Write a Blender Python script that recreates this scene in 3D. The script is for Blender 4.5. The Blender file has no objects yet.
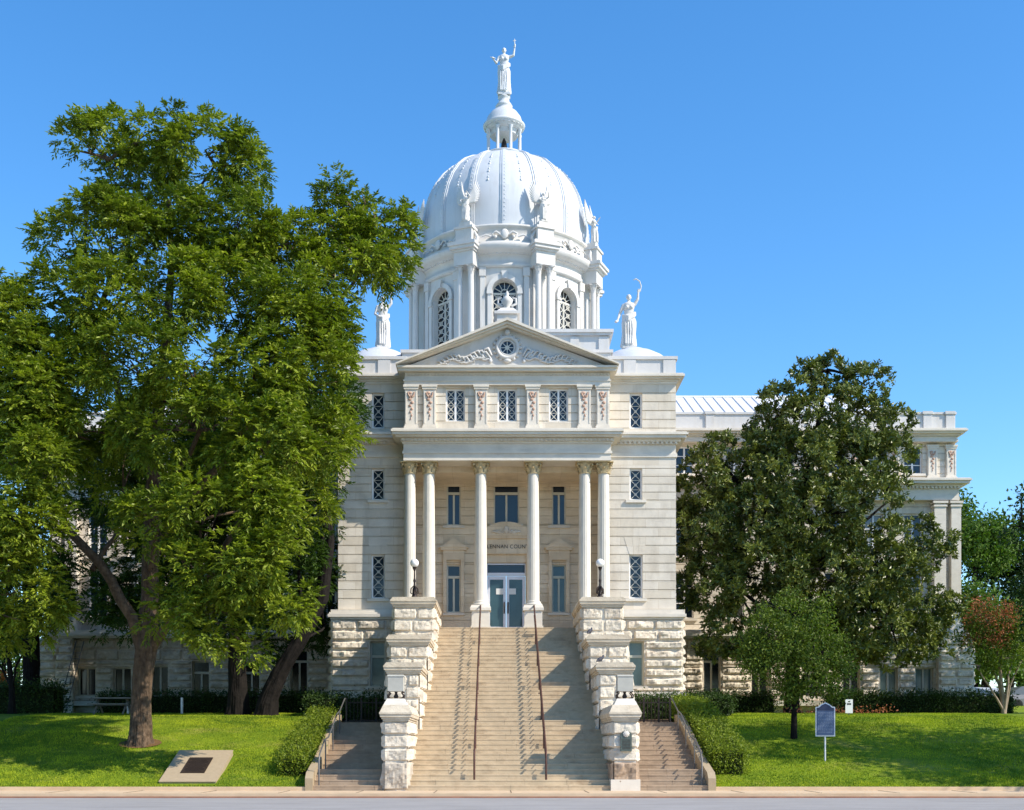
import bpy, math, random
import numpy as np
from mathutils import Vector, Matrix, noise
random.seed(7); RNG = np.random.default_rng(11)
S = bpy.context.scene; C = S.collection
PI = math.pi; R = math.radians
CAMX, CAMZ, F, CX, HY = -0.47, 1.45, 1250.0, 496.7, 748.0
def at(px, py, Y):
    """a real-world position read off the photograph for a chosen distance Y"""
    return Vector(((px-CX)*Y/F+CAMX, Y, (HY-py)*Y/F+CAMZ))

# ---------------------------------------------------------------- objects
def tag(o, label=None, cat=None, group=None, kind=None):
    if label: o['label'] = label
    if cat: o['category'] = cat
    if group: o['group'] = group
    if kind: o['kind'] = kind
    return o
def empty(name, loc=(0,0,0), rz=0, label=None, cat=None, group=None):
    o = bpy.data.objects.new(name, None); C.objects.link(o)
    o.location = loc; o.rotation_euler = (0,0,rz); o.empty_display_size = .2
    return tag(o, label, cat, group)
def copy_tree(o, parent=None):
    c = o.copy(); C.objects.link(c); c.parent = parent
    for ch in list(o.children): copy_tree(ch, c)
    return c

class MB:
    """collects faces that become one mesh object"""
    def __init__(s): s.v = []; s.f = []; s.sm = []
    def add(s, vs, fs, smooth=False, M=None):
        n = len(s.v)
        if M is not None: vs = [M @ Vector(v) for v in vs]
        s.v.extend([tuple(v) for v in vs])
        for f in fs: s.f.append(tuple(i+n for i in f)); s.sm.append(smooth)
        return s
    def box(s, x0, x1, y0, y1, z0, z1, M=None):
        vs = [(x0,y0,z0),(x1,y0,z0),(x1,y1,z0),(x0,y1,z0),(x0,y0,z1),(x1,y0,z1),(x1,y1,z1),(x0,y1,z1)]
        return s.add(vs, [(0,3,2,1),(4,5,6,7),(0,1,5,4),(1,2,6,5),(2,3,7,6),(3,0,4,7)], M=M)
    def frustum(s, x0, x1, y0, y1, z0, z1, dx, dy=None):
        dy = dx if dy is None else dy
        vs = [(x0,y0,z0),(x1,y0,z0),(x1,y1,z0),(x0,y1,z0),(x0+dx,y0+dy,z1),(x1-dx,y0+dy,z1),(x1-dx,y1-dy,z1),(x0+dx,y1-dy,z1)]
        return s.add(vs, [(0,3,2,1),(4,5,6,7),(0,1,5,4),(1,2,6,5),(2,3,7,6),(3,0,4,7)])
    def beam(s, p, q, w, h, up=(0,1,0)):
        p = Vector(p); q = Vector(q); d = (q-p); L = d.length
        if L < 1e-6: return s
        d.normalize(); u = Vector(up); a = d.cross(u)
        if a.length < 1e-4: a = d.cross(Vector((1,0,0)))
        a.normalize(); b = a.cross(d)
        vs = []
        for t in (p, q):
            for (i, j) in ((-1,-1),(1,-1),(1,1),(-1,1)): vs.append(t+a*(w/2*i)+b*(h/2*j))
        return s.add(vs, [(0,3,2,1),(4,5,6,7),(0,1,5,4),(1,2,6,5),(2,3,7,6),(3,0,4,7)])
    def tube(s, pts, rad, n=8, cap=True, M=None):
        pts = [Vector(p) for p in pts]
        if not hasattr(rad, '__len__'): rad = [rad]*len(pts)
        vs = []; fs = []; prev = None
        for i, p in enumerate(pts):
            d = (pts[min(i+1,len(pts)-1)]-pts[max(i-1,0)])
            if d.length < 1e-9: d = Vector((0,0,1))
            d.normalize()
            if prev is None:
                a = d.cross(Vector((0,0,1)))
                if a.length < .1: a = d.cross(Vector((0,1,0)))
            else: a = prev - d*prev.dot(d)
            if a.length < 1e-4: a = d.cross(Vector((1,.3,0)))
            a.normalize(); prev = a; b = d.cross(a)
            for k in range(n):
                t = 2*PI*k/n; vs.append(p+(a*math.cos(t)+b*math.sin(t))*rad[i])
        for i in range(len(pts)-1):
            for k in range(n):
                k2 = (k+1)%n; fs.append((i*n+k, i*n+k2, (i+1)*n+k2, (i+1)*n+k))
        s.add(vs, fs, True, M)
        if cap:
            m = len(pts)-1
            s.add([vs[k] for k in range(n)], [tuple(range(n))], False, M)
            s.add([vs[m*n+k] for k in range(n)], [tuple(reversed(range(n)))], False, M)
        return s
    def lathe(s, prof, c=(0,0,0), n=32, smooth=True, mod=None, a0=0, a1=2*PI, sx=1, sy=1):
        full = abs(a1-a0-2*PI) < 1e-6; m = n if full else n+1
        vs = []; fs = []
        for (r, z) in prof:
            for k in range(m):
                t = a0+(a1-a0)*k/n; rr = r*(mod(t, z) if mod else 1)
                vs.append((c[0]+rr*math.cos(t)*sx, c[1]+rr*math.sin(t)*sy, c[2]+z))
        for i in range(len(prof)-1):
            for k in range(n):
                k2 = (k+1)%m; fs.append((i*m+k, i*m+k2, (i+1)*m+k2, (i+1)*m+k))
        s.add(vs, fs, smooth)
        if full and prof[-1][0] > 1e-3: s.add(vs[-m:], [tuple(range(m))])
        if full and prof[0][0] > 1e-3: s.add(vs[:m], [tuple(reversed(range(m)))])
        return s
    def ball(s, c, rx, ry=None, rz=None, n=14, m=9, M=None):
        ry = rx if ry is None else ry; rz = rx if rz is None else rz
        vs = []; fs = []
        for i in range(m+1):
            p = -PI/2+PI*i/m
            for k in range(n):
                t = 2*PI*k/n; vs.append((c[0]+rx*math.cos(p)*math.cos(t), c[1]+ry*math.cos(p)*math.sin(t), c[2]+rz*math.sin(p)))
        for i in range(m):
            for k in range(n): fs.append((i*n+k, i*n+(k+1)%n, (i+1)*n+(k+1)%n, (i+1)*n+k))
        return s.add(vs, fs, True, M)
    def prism(s, poly, y0, y1, M=None):
        """poly: (x,z) outline, counter-clockwise seen from -Y, extruded from y0 to y1"""
        n = len(poly); vs = [(x,y0,z) for x,z in poly]+[(x,y1,z) for x,z in poly]
        fs = [tuple(range(n)), tuple(reversed(range(n,2*n)))]
        for i in range(n): j = (i+1)%n; fs.append((i, i+n, j+n, j))
        return s.add(vs, fs, M=M)
    def build(s, name, mat, parent=None, tex=None):
        me = bpy.data.meshes.new(name); me.from_pydata(s.v, [], s.f); me.validate()
        if len(me.polygons) == len(s.sm): me.polygons.foreach_set('use_smooth', s.sm)
        me.materials.append(mat); me.update()
        o = bpy.data.objects.new(name, me); C.objects.link(o)
        if parent: o.parent = parent
        return o

def np_mesh(name, verts, faces, mat, parent=None, tint=None, smooth=False):
    """verts (n,3), faces (m,k) all of one size"""
    me = bpy.data.meshes.new(name); n = len(verts); m, k = faces.shape
    me.vertices.add(n); me.vertices.foreach_set('co', np.ascontiguousarray(verts, dtype=np.float32).ravel())
    me.loops.add(m*k); me.loops.foreach_set('vertex_index', np.ascontiguousarray(faces, dtype=np.int32).ravel())
    me.polygons.add(m); me.polygons.foreach_set('loop_start', np.arange(0, m*k, k, dtype=np.int32))
    me.polygons.foreach_set('use_smooth', np.full(m, smooth))
    if tint is not None:
        a = me.attributes.new('tint', 'FLOAT', 'POINT'); a.data.foreach_set('value', np.ascontiguousarray(tint, dtype=np.float32))
    me.materials.append(mat); me.update(calc_edges=True); me.validate()
    o = bpy.data.objects.new(name, me); C.objects.link(o)
    if parent: o.parent = parent
    return o

# ---------------------------------------------------------------- materials
def mat(name, col, rough=.7, spec=.4, metal=0, var=.15, scale=2.0, col2=None, bump=.0, bscale=20, bdist=.03, bmap=None, stain=None, stain_amt=.0, stain_scale=(1,1,1),
        tint=False, trans=0, courses=None, coat=0):
    m = bpy.data.materials.new(name); m.use_nodes = True
    nt = m.node_tree; N = nt.nodes; L = nt.links; b = N['Principled BSDF']; out = N['Material Output']
    b.inputs['Roughness'].default_value = rough; b.inputs['Specular IOR Level'].default_value = spec; b.inputs['Metallic'].default_value = metal
    b.inputs['Coat Weight'].default_value = coat
    geo = N.new('ShaderNodeNewGeometry')
    def noi(sc, det=5, vec=None, rg=.6):
        x = N.new('ShaderNodeTexNoise'); x.inputs['Scale'].default_value = sc; x.inputs['Detail'].default_value = det; x.inputs['Roughness'].default_value = rg
        L.new(vec or geo.outputs['Position'], x.inputs['Vector']); return x.outputs['Fac']
    def ramp(fac, c0, c1, p0=.3, p1=.7):
        x = N.new('ShaderNodeValToRGB'); x.color_ramp.elements[0].color = (*c0,1); x.color_ramp.elements[1].color = (*c1,1)
        x.color_ramp.elements[0].position = p0; x.color_ramp.elements[1].position = p1; L.new(fac, x.inputs['Fac']); return x.outputs['Color']
    def mix(a, bb, fac, mode='MIX'):
        x = N.new('ShaderNodeMix'); x.data_type = 'RGBA'; x.blend_type = mode; x.clamp_factor = True
        if isinstance(fac, (int,float)): x.inputs['Factor'].default_value = fac
        else: L.new(fac, x.inputs['Factor'])
        for s_, k in ((a,'A'),(bb,'B')):
            i = [q for q in x.inputs if q.name == k and q.type == 'RGBA'][0]
            if isinstance(s_, tuple): i.default_value = (*s_,1)
            else: L.new(s_, i)
        return [q for q in x.outputs if q.type == 'RGBA'][0]
    c2 = col2 or tuple(x*(1-var) for x in col); c1 = tuple(min(1,x*(1+var*.5)) for x in col)
    if tint:
        at_ = N.new('ShaderNodeAttribute'); at_.attribute_name = 'tint'
        c = ramp(at_.outputs['Fac'], c2, col, 0, 1)
        if not col2: c = mix(c, c1, .0)
    else:
        c = ramp(noi(scale), c2, c1 if not col2 else col)
    if courses:   # slight tone steps from stone to stone
        w, h = courses
        br = N.new('ShaderNodeTexBrick'); mp = N.new('ShaderNodeMapping'); mp.inputs['Rotation'].default_value = (R(-90),0,0)
        L.new(geo.outputs['Position'], mp.inputs['Vector']); L.new(mp.outputs['Vector'], br.inputs['Vector'])
        br.inputs['Scale'].default_value = 1; br.inputs['Brick Width'].default_value = w; br.inputs['Row Height'].default_value = h
        br.inputs['Mortar Size'].default_value = .008; br.inputs['Color1'].default_value = (1,1,1,1); br.inputs['Color2'].default_value = (.86,.83,.78,1); br.inputs['Mortar'].default_value = (.72,.66,.58,1)
        c = mix(c, br.outputs['Color'], .85, 'MULTIPLY')
    if stain is not None:
        mp = N.new('ShaderNodeMapping'); mp.inputs['Scale'].default_value = stain_scale; L.new(geo.outputs['Position'], mp.inputs['Vector'])
        f = ramp(noi(1.0, 6, mp.outputs['Vector'], .7), (0,0,0), (1,1,1), .5, .78)
        x = N.new('ShaderNodeMath'); x.operation = 'MULTIPLY'; x.inputs[1].default_value = stain_amt; L.new(f, x.inputs[0])
        c = mix(c, stain, x.outputs[0])
    L.new(c, b.inputs['Base Color'])
    if bump:
        bp = N.new('ShaderNodeBump'); bp.inputs['Strength'].default_value = bump; bp.inputs['Distance'].default_value = bdist
        bv_ = None
        if bmap: mq = N.new('ShaderNodeMapping'); mq.inputs['Scale'].default_value = bmap; L.new(geo.outputs['Position'], mq.inputs['Vector']); bv_ = mq.outputs['Vector']
        L.new(noi(bscale, 6, bv_), bp.inputs['Height']); L.new(bp.outputs['Normal'], b.inputs['Normal'])
    if trans:
        tr = N.new('ShaderNodeBsdfTranslucent'); ms = N.new('ShaderNodeMixShader'); ms.inputs[0].default_value = trans
        g = mix(c, (1.0,1.25,.45), 1.0, 'MULTIPLY')
        L.new(g, tr.inputs['Color']); L.new(b.outputs[0], ms.inputs[1]); L.new(tr.outputs[0], ms.inputs[2]); L.new(ms.outputs[0], out.inputs['Surface'])
    return m
M_ASH = mat('limestone_ashlar', (.72,.655,.56), .85, .2, var=.12, scale=1.2, bump=.25, bscale=14, stain=(.38,.32,.25), stain_amt=.55, stain_scale=(1.3,1.3,.45), courses=(1.15,.41))
M_REC = mat('limestone_warm', (.78,.66,.50), .85, .2, var=.14, scale=1.0, bump=.25, bscale=14, stain=(.36,.26,.16), stain_amt=.4, stain_scale=(1.1,1.1,.4), courses=(1.0,.41))
M_ROCK = mat('limestone_rockface', (.70,.62,.50), .9, .2, var=.25, scale=1.4, bump=.7, bscale=6, bdist=.06, stain=(.33,.23,.14), stain_amt=.8, stain_scale=(1.6,1.6,3.4))
M_ROCKL = mat('stone_rough_grey', (.50,.44,.36), .9, .2, var=.3, scale=2.5, bump=.6, bscale=9, stain=(.30,.23,.16), stain_amt=.6, stain_scale=(2,2,2))
M_ROCKG = mat('stone_rough_brown', (.36,.26,.18), .9, .2, var=.4, scale=2.5, bump=.6, bscale=9, stain=(.62,.52,.44), stain_amt=.6, stain_scale=(2,2,2))
M_TRIM = mat('limestone_trim', (.70,.64,.55), .8, .25, var=.1, scale=1.6, bump=.15, bscale=18, stain=(.36,.31,.25), stain_amt=.45, stain_scale=(.6,.6,2.5))
M_WHITE = mat('white_painted_stone', (.60,.58,.555), .6, .3, var=.06, scale=1.5, bump=.1, bscale=10, stain=(.44,.39,.31), stain_amt=.55, stain_scale=(2,2,.5))
M_DOME = mat('white_dome_paint', (.57,.585,.61), .45, .4, var=.05, scale=.8, stain=(.43,.42,.41), stain_amt=.55, stain_scale=(2.4,2.4,.30))
M_COL = mat('column_stone', (.68,.63,.54), .75, .25, var=.08, scale=2, bump=.1, bscale=16, stain=(.55,.47,.36), stain_amt=.35, stain_scale=(2,2,.4))
M_CAP = mat('capital_stone', (.60,.47,.27), .85, .2, var=.25, scale=7, bump=.3, bscale=20, stain=(.34,.22,.10), stain_amt=.7, stain_scale=(4,4,4))
M_RED = mat('ornament_terracotta', (.50,.33,.25), .85, .2, var=.2, scale=6)
M_STEP = mat('step_stone', (.55,.435,.29), .85, .25, var=.16, scale=2.2, bump=.2, bscale=20, stain=(.30,.21,.13), stain_amt=.85, stain_scale=(1.4,2.2,2.2))
M_STEP2 = mat('side_step_concrete', (.40,.30,.21), .9, .2, var=.2, scale=3, bump=.2, bscale=20, stain=(.22,.15,.10), stain_amt=.6, stain_scale=(.9,3,5))
M_WALK = mat('sidewalk_concrete', (.60,.45,.30), .9, .2, var=.12, scale=1.5, bump=.2, bscale=25, stain=(.42,.26,.15), stain_amt=.6, stain_scale=(.3,2,2))
M_KERBR = mat('kerb_red', (.33,.15,.09), .9, .2, var=.3, scale=2)
M_ROAD = mat('road_concrete', (.31,.295,.285), .9, .25, var=.1, scale=.6, bump=.3, bscale=40, stain=(.19,.18,.17), stain_amt=.75, stain_scale=(.25,1.6,1))
M_LAWN = mat('lawn_turf', (.19,.25,.014), .95, .1, var=.3, scale=.8, col2=(.085,.145,.009), bump=.8, bscale=16, stain=(.34,.27,.08), stain_amt=.6, stain_scale=(.5,.7,.7))
M_BLADE = mat('grass_blade', (.42,.47,.026), .7, .2, col2=(.080,.155,.010), tint=True, trans=.25)
M_SOIL = mat('soil', (.13,.09,.06), .95, .1, var=.3, scale=3, bump=.6, bscale=10)
M_FRAME = mat('window_frame_cream', (.62,.58,.48), .6, .3, var=.05)
M_WFRAME = mat('white_frame', (.80,.79,.78), .5, .35, var=.04)
M_GREENF = mat('window_frame_greenish', (.48,.50,.43), .6, .3, var=.05)
M_LAT = mat('lattice_white', (.58,.56,.50), .6, .3, var=.05)
M_GLASS = mat('window_glass', (.018,.032,.050), .08, .45, var=.3, scale=.7)
M_TEAL = mat('window_glass_teal', (.040,.085,.10), .09, .5, var=.3, scale=.9)
M_DARKG = mat('dark_glass', (.010,.012,.015), .12, .5, var=.3)
M_DOOR = mat('door_paint', (.76,.79,.88), .5, .4, var=.04)
M_IRON = mat('dark_iron', (.035,.024,.02), .55, .5, metal=.4, var=.4, scale=5)
M_RUST = mat('rail_brown_steel', (.085,.035,.025), .6, .5, metal=.3, var=.4, scale=5)
M_STEEL = mat('grey_steel', (.15,.145,.14), .5, .5, metal=.5, var=.2)
M_BRONZE = mat('bronze_plaque', (.075,.052,.038), .5, .5, metal=.6, var=.35, scale=12, bump=.4, bscale=40)
M_GREENB = mat('verdigris_plaque', (.11,.14,.12), .6, .5, metal=.4, var=.35, scale=14, bump=.4, bscale=40)
M_GLOBE = mat('globe_glass', (.86,.85,.82), .15, .6, var=.02)
M_ROOF = mat('white_metal_roof', (.72,.72,.73), .45, .5, var=.05, scale=.6)
M_BLUE = mat('marker_blue', (.05,.08,.16), .5, .4, var=.5, scale=26, col2=(.085,.125,.22))
M_BLUEL = mat('marker_lettering', (.24,.29,.38), .5, .4, var=.1)
M_NAVY = mat('marker_navy', (.02,.03,.07), .5, .4)
M_SILV = mat('marker_silver', (.62,.63,.65), .4, .5, metal=.3, var=.05)
M_GRAN = mat('slab_granite', (.38,.295,.19), .7, .3, var=.1, scale=8, bump=.1, bscale=50)
M_BARK = mat('bark_pecan', (.17,.115,.075), .95, .15, var=.55, scale=5, bump=1.0, bscale=2.2, bdist=.16, bmap=(5,5,.9), stain=(.07,.05,.035), stain_amt=.8, stain_scale=(9,9,1.6))
M_BARKD = mat('bark_dark', (.017,.014,.012), .95, .15, var=.4, scale=5, bump=1.0, bscale=9)  # near black: shade on the leaning trunk is put into the bark colour
M_BARKP = mat('bark_pale', (.35,.27,.20), .9, .2, var=.3, scale=3)
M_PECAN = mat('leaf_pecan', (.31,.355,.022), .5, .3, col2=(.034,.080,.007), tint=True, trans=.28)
M_PECD = mat('leaf_pecan_shaded', (.065,.12,.012), .5, .3, col2=(.018,.045,.006), tint=True, trans=.25)  # shaded copy of the pecan leaf, the shade is in its colour
M_MAG = mat('leaf_magnolia', (.23,.25,.042), .38, .45, col2=(.028,.055,.007), tint=True, trans=.12)
M_OAK = mat('leaf_small_oak', (.18,.235,.022), .55, .3, col2=(.04,.08,.010), tint=True, trans=.28)
M_BGT = mat('leaf_background', (.14,.22,.026), .6, .3, col2=(.035,.085,.010), tint=True, trans=.25)
M_BGD = mat('leaf_background_dark', (.05,.095,.015), .6, .3, col2=(.012,.028,.007), tint=True, trans=.2)
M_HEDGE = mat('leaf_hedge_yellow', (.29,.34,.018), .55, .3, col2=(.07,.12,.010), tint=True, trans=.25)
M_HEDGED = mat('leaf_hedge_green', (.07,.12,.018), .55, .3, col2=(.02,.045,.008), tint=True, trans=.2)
M_BLOOM = mat('bloom_red', (.55,.19,.11), .7, .2, col2=(.34,.13,.05), tint=True, trans=.2)
M_ORANGE = mat('leaf_orange', (.65,.16,.03), .7, .2, col2=(.38,.10,.02), tint=True, trans=.2)
M_CORE = mat('hedge_twigs', (.02,.028,.010), .95, .1, var=.3, scale=4)
M_PIGEON = mat('pigeon_grey', (.07,.07,.085), .7, .2, var=.4, scale=20)
M_PAPER = mat('paper', (.78,.78,.76), .8, .2, var=.02)
M_CARP = mat('car_paint_dark', (.08,.10,.13), .3, .5, metal=.5, var=.03, coat=.5)
M_CARW = mat('car_paint_grey', (.12,.12,.13), .3, .5, var=.03, coat=.5)
M_TYRE = mat('tyre_rubber', (.02,.02,.02), .9, .2)
M_LAMP = mat('headlight_glass', (.6,.6,.6), .15, .7)
M_TAIL = mat('taillight_red', (.4,.02,.02), .25, .6)
M_WALLW = mat('white_wall', (.72,.70,.66), .8, .2, var=.08)
M_BASEG = mat('basement_glass', (.13,.20,.20), .12, .5, var=.35, scale=1.1)
M_BLIND = mat('glass_over_blind', (.20,.21,.20), .12, .5, var=.35, scale=1.2)
M_BOX = mat('box_stone', (.46,.44,.38), .85, .2, var=.12, scale=3)
M_PIER = mat('pier_coping_stone', (.64,.55,.42), .85, .2, var=.18, scale=2.5, bump=.5, bscale=12, stain=(.34,.25,.15), stain_amt=.75, stain_scale=(1.5,1.5,4))
M_WOODB = mat('weathered_wood', (.22,.20,.17), .85, .2, var=.3, scale=5)
SKY = (1.0, 0.2, 3.0, 1.28, 0.15, 0.5); EXPO = 0.44
# ================================================================ wall helpers
def bands(z0, z1, ops, ch):
    zs = sorted({z0, z1} | {z for o in ops for z in (o[2], o[3]) if z0 < z < z1}); out = []
    for a, b in zip(zs, zs[1:]):
        k = max(1, round((b-a)/ch)); out += [(a+(b-a)*i/k, a+(b-a)*(i+1)/k) for i in range(k)]
    return out
def solid(x0, x1, za, zb, ops):
    segs = [(x0, x1)]
    for (a, b, c, d) in ops:
        if c < zb-1e-4 and d > za+1e-4:
            n = []
            for (p, q) in segs:
                if b <= p or a >= q: n.append((p, q)); continue
                if a > p: n.append((p, a))
                if b < q: n.append((b, q))
            segs = n
    return segs
def cells(mb, x0, x1, z0, z1, y0, y1, ops=()):
    zs = sorted({z0, z1} | {z for o in ops for z in (o[2], o[3]) if z0 < z < z1})
    for a, b in zip(zs, zs[1:]):
        for (p, q) in solid(x0, x1, a, b, ops): mb.box(p, q, y0, y1, a, b)
def coursed(mb, x0, x1, z0, z1, y0, y1, ops=(), ch=.41, gap=.035, proud=.045):
    """ashlar wall facing -Y: a back wall and stone courses standing proud with open joints between them"""
    cells(mb, x0, x1, z0, z1, y0+proud, y1, ops)
    for (a, b) in bands(z0, z1, ops, ch):
        for (p, q) in solid(x0, x1, a, b, ops): mb.box(p-.002, q+.002, y0, y0+proud+.01, a+gap/2, b-gap/2)
class Rock:
    """rock-faced blocks as bulging, broken patches"""
    def __init__(s, res=.10): s.V = []; s.Fc = []; s.n = 0; s.res = res
    def block(s, o, u, n, w, h, bulge, seed):
        nu = max(3, int(w/s.res)); nv = max(3, int(h/s.res)); g = .012; pts = []
        tilt = (random.random()-.5)*.05; tilt2 = (random.random()-.75)*.05
        for j in range(nv+1):
            for i in range(nu+1):
                a, b = i/nu, j/nv; ea = min(a, 1-a)*w; eb = min(b, 1-b)*h
                e = min(1, min(ea, eb)/.045)
                p = o+u*(g+a*(w-2*g))+Vector((0,0,g+b*(h-2*g)))
                if i in (0, nu) or j in (0, nv): d = -.03
                else:
                    q = p*2.6+Vector((seed*1.7,seed,0)); d = bulge*(.45+.8*noise.noise(q*.75)+.75*abs(noise.noise(q*1.5+Vector((5,3,1))))+.22*noise.noise(q*5.5)+tilt*22*(a-.5)+tilt2*18*(b-.5))
                    d = max(.004, d+bulge*.25)*e
                pts.append(tuple(p+n*d))
        k = s.n
        for j in range(nv):
            for i in range(nu):
                a = k+j*(nu+1)+i; s.Fc.append((a, a+1, a+nu+2, a+nu+1))
        s.V += pts; s.n += len(pts)
    def wall(s, o, u, n, width, z0, z1, ch=.42, bl=.95, ops=(), bulge=.09, seed=1):
        o = Vector(o); u = Vector(u); n = Vector(n); row = 0
        for (a, b) in bands(z0, z1, ops, ch):
            row += 1
            for (p, q) in solid(0, width, a, b, ops):
                L = q-p; k = max(1, round(L/bl)); off = (.5 if row % 2 and k > 1 else 0)
                cuts = [p]+[p+L*(i+off*.7+random.uniform(-.12,.12))/(k+(off*.7 if off else 0)) for i in range(1, k+(1 if off else 0))]+[q]
                cuts = sorted(cuts)
                for c0, c1 in zip(cuts, cuts[1:]):
                    if c1-c0 > .08: s.block(Vector((o.x, o.y, a))+u*c0, u, n, c1-c0, b-a, bulge, seed+row+c0)
    def build(s, name, m, parent): 
        f = np.array(s.Fc); 
        return np_mesh(name, np.array(s.V), f, m, parent)

def cornice(mb, x0, x1, y, z, prof, yb, ends=(1,1)):
    """stepped cornice on a wall facing -Y; prof = [(projection, height), ...] from the bottom up"""
    for i, (p, h) in enumerate(prof):
        mb.box(x0-p*ends[0], x1+p*ends[1], y-p, yb, z, z+h); z += h
    return z
def dentils(mb, x0, x1, y, z, w=.10, h=.12, d=.10, pitch=.2):
    n = int((x1-x0)/pitch)
    for i in range(n):
        x = x0+(i+.5)*(x1-x0)/n; mb.box(x-w/2, x+w/2, y-d, y+.01, z, z+h)

def window(parent, x0, x1, z0, z1, y, kind='lattice', fm=None, gm=None, sill=True, rows=None, transom=None, lights=2, depth=.22):
    """a window set into an opening of a wall whose face is at y"""
    fm = fm or M_FRAME; gm = gm or M_GLASS; f = MB(); w = .07; yf = y+depth
    f.box(x0, x0+w, yf-.05, yf+.05, z0, z1); f.box(x1-w, x1, yf-.05, yf+.05, z0, z1)
    f.box(x0+w, x1-w, yf-.05, yf+.05, z0, z0+w); f.box(x0+w, x1-w, yf-.05, yf+.05, z1-w, z1)
    top = z1-w
    if transom:
        f.box(x0+w, x1-w, yf-.06, yf+.05, transom-.06, transom+.06); top = transom-.06
    if lights == 2:
        xm = (x0+x1)/2; f.box(xm-.045, xm+.045, yf-.045, yf+.05, z0+w, top)
    fo = f.build('window', fm, parent)
    p = MB(); p.box(x0+.01, x1-.01, yf+.02, yf+.035, z0+.01, z1-.01); p.build('pane', gm, fo)
    if sill:
        s_ = MB(); s_.box(x0-.18, x1+.18, y-.10, y+depth, z0-.13, z0-.005); s_.build('sill', M_TRIM, fo)
    if kind == 'lattice':
        l = MB(); spans = [(x0+w, x1-w)] if lights == 1 else [(x0+w, (x0+x1)/2-.045), ((x0+x1)/2+.045, x1-w)]
        for (a, b) in spans:
            n = rows or max(2, round((z1-z0)/(b-a)/1.05)); hh = (z1-z0-2*w)/n; yl = yf-.02
            for i in range(n):
                q = z0+w+i*hh
                l.beam((a,yl,q), (b,yl,q+hh), .026, .03); l.beam((a,yl+.005,q+hh), (b,yl+.005,q), .026, .03)
                if i: l.box(a, b, yl-.004, yl+.02, q-.009, q+.009)
                cx, cz, rr = (a+b)/2, q+hh/2, min(b-a, hh)*.13
                for t in range(4):
                    a0 = t*PI/2; a1 = a0+PI/2
                    l.beam((cx+rr*math.cos(a0),yl-.006,cz+rr*math.sin(a0)), (cx+rr*math.cos(a1),yl-.006,cz+rr*math.sin(a1)), .022, .03)
        l.build('lattice', M_LAT, fo)
    elif kind == 'grid':
        l = MB(); yl = yf-.01
        for t in (.33,.66): l.box(x0+w, x1-w, yl-.015, yl+.015, z0+(z1-z0)*t-.02, z0+(z1-z0)*t+.02)
        l.build('glazing_bar', M_WFRAME, fo)
    return fo

def fluted(r0, r1, h, c=(0,0,0), flutes=20):
    m = MB(); prof = []
    for i in range(11):
        t = i/10; prof.append((r0+(r1-r0)*t**1.6, h*t))
    m.lathe(prof, c, n=flutes*4, mod=lambda t, z: 1-.055*abs(math.sin(t*flutes/2))**.7*1.0 if .04*h < z < .97*h else 1)
    return m
def capital(r, h, c=(0,0,0), rows=2, n=8):
    m = MB(); m.lathe([(r*.98,0),(r*1.08,h*.04),(r*.98,h*.08),(r*1.0,h*.4),(r*1.12,h*.7),(r*1.35,h*.88)], c, n=24)
    for row in range(rows):
        for k in range(n):
            t = 2*PI*(k+.5*row)/n; zz = c[2]+h*(.06+.30*row); H = h*.42
            d = Vector((math.cos(t), math.sin(t), 0)); s_ = Vector((-d.y, d.x, 0)); pts = []
            for (q, out, wd) in ((0,1.0,.30),(.45,1.10,.34),(.85,1.28,.26),(1.0,1.50,.12),(.86,1.58,.05)):
                p = Vector((c[0],c[1],zz+H*q))+d*r*out; pts += [p-s_*r*wd, p+d*r*.06, p+s_*r*wd]
            m.add(pts, [(3*i+j, 3*i+j+1, 3*i+j+4, 3*i+j+3) for i in range(4) for j in range(2)], True)
    for k in range(4):
        t = PI/4+k*PI/2; d = Vector((math.cos(t), math.sin(t), 0)); p = Vector(c)+Vector((0,0,h*.66))
        m.tube([p+d*r*1.05, p+d*r*1.35+Vector((0,0,h*.14)), p+d*r*1.62+Vector((0,0,h*.12)), p+d*r*1.62+Vector((0,0,h*.0)), p+d*r*1.48], [r*.10,r*.12,r*.13,r*.10,r*.05], 6)
    a = r*1.45; m.box(c[0]-a, c[0]+a, c[1]-a, c[1]+a, c[2]+h*.9, c[2]+h)
    return m

# ================================================================ the courthouse
CH = empty('courthouse', (0,57,3), 0, 'pale limestone courthouse with a columned portico, long side wings and a tall white ribbed dome', 'building')
def B(mb, name, m): 
    for i, v in enumerate(mb.v): mb.v[i] = (v[0], v[1]-57, v[2]-3)
    return mb.build(name, m, CH)
class Shift:   # windows are built in world coordinates; their parent sits at (0,57,3)
    pass
CH.location = (0,0,0)
def B(mb, name, m, parent=None): return mb.build(name, m, parent or CH)
YB, HW = 57.0, 7.70
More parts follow.
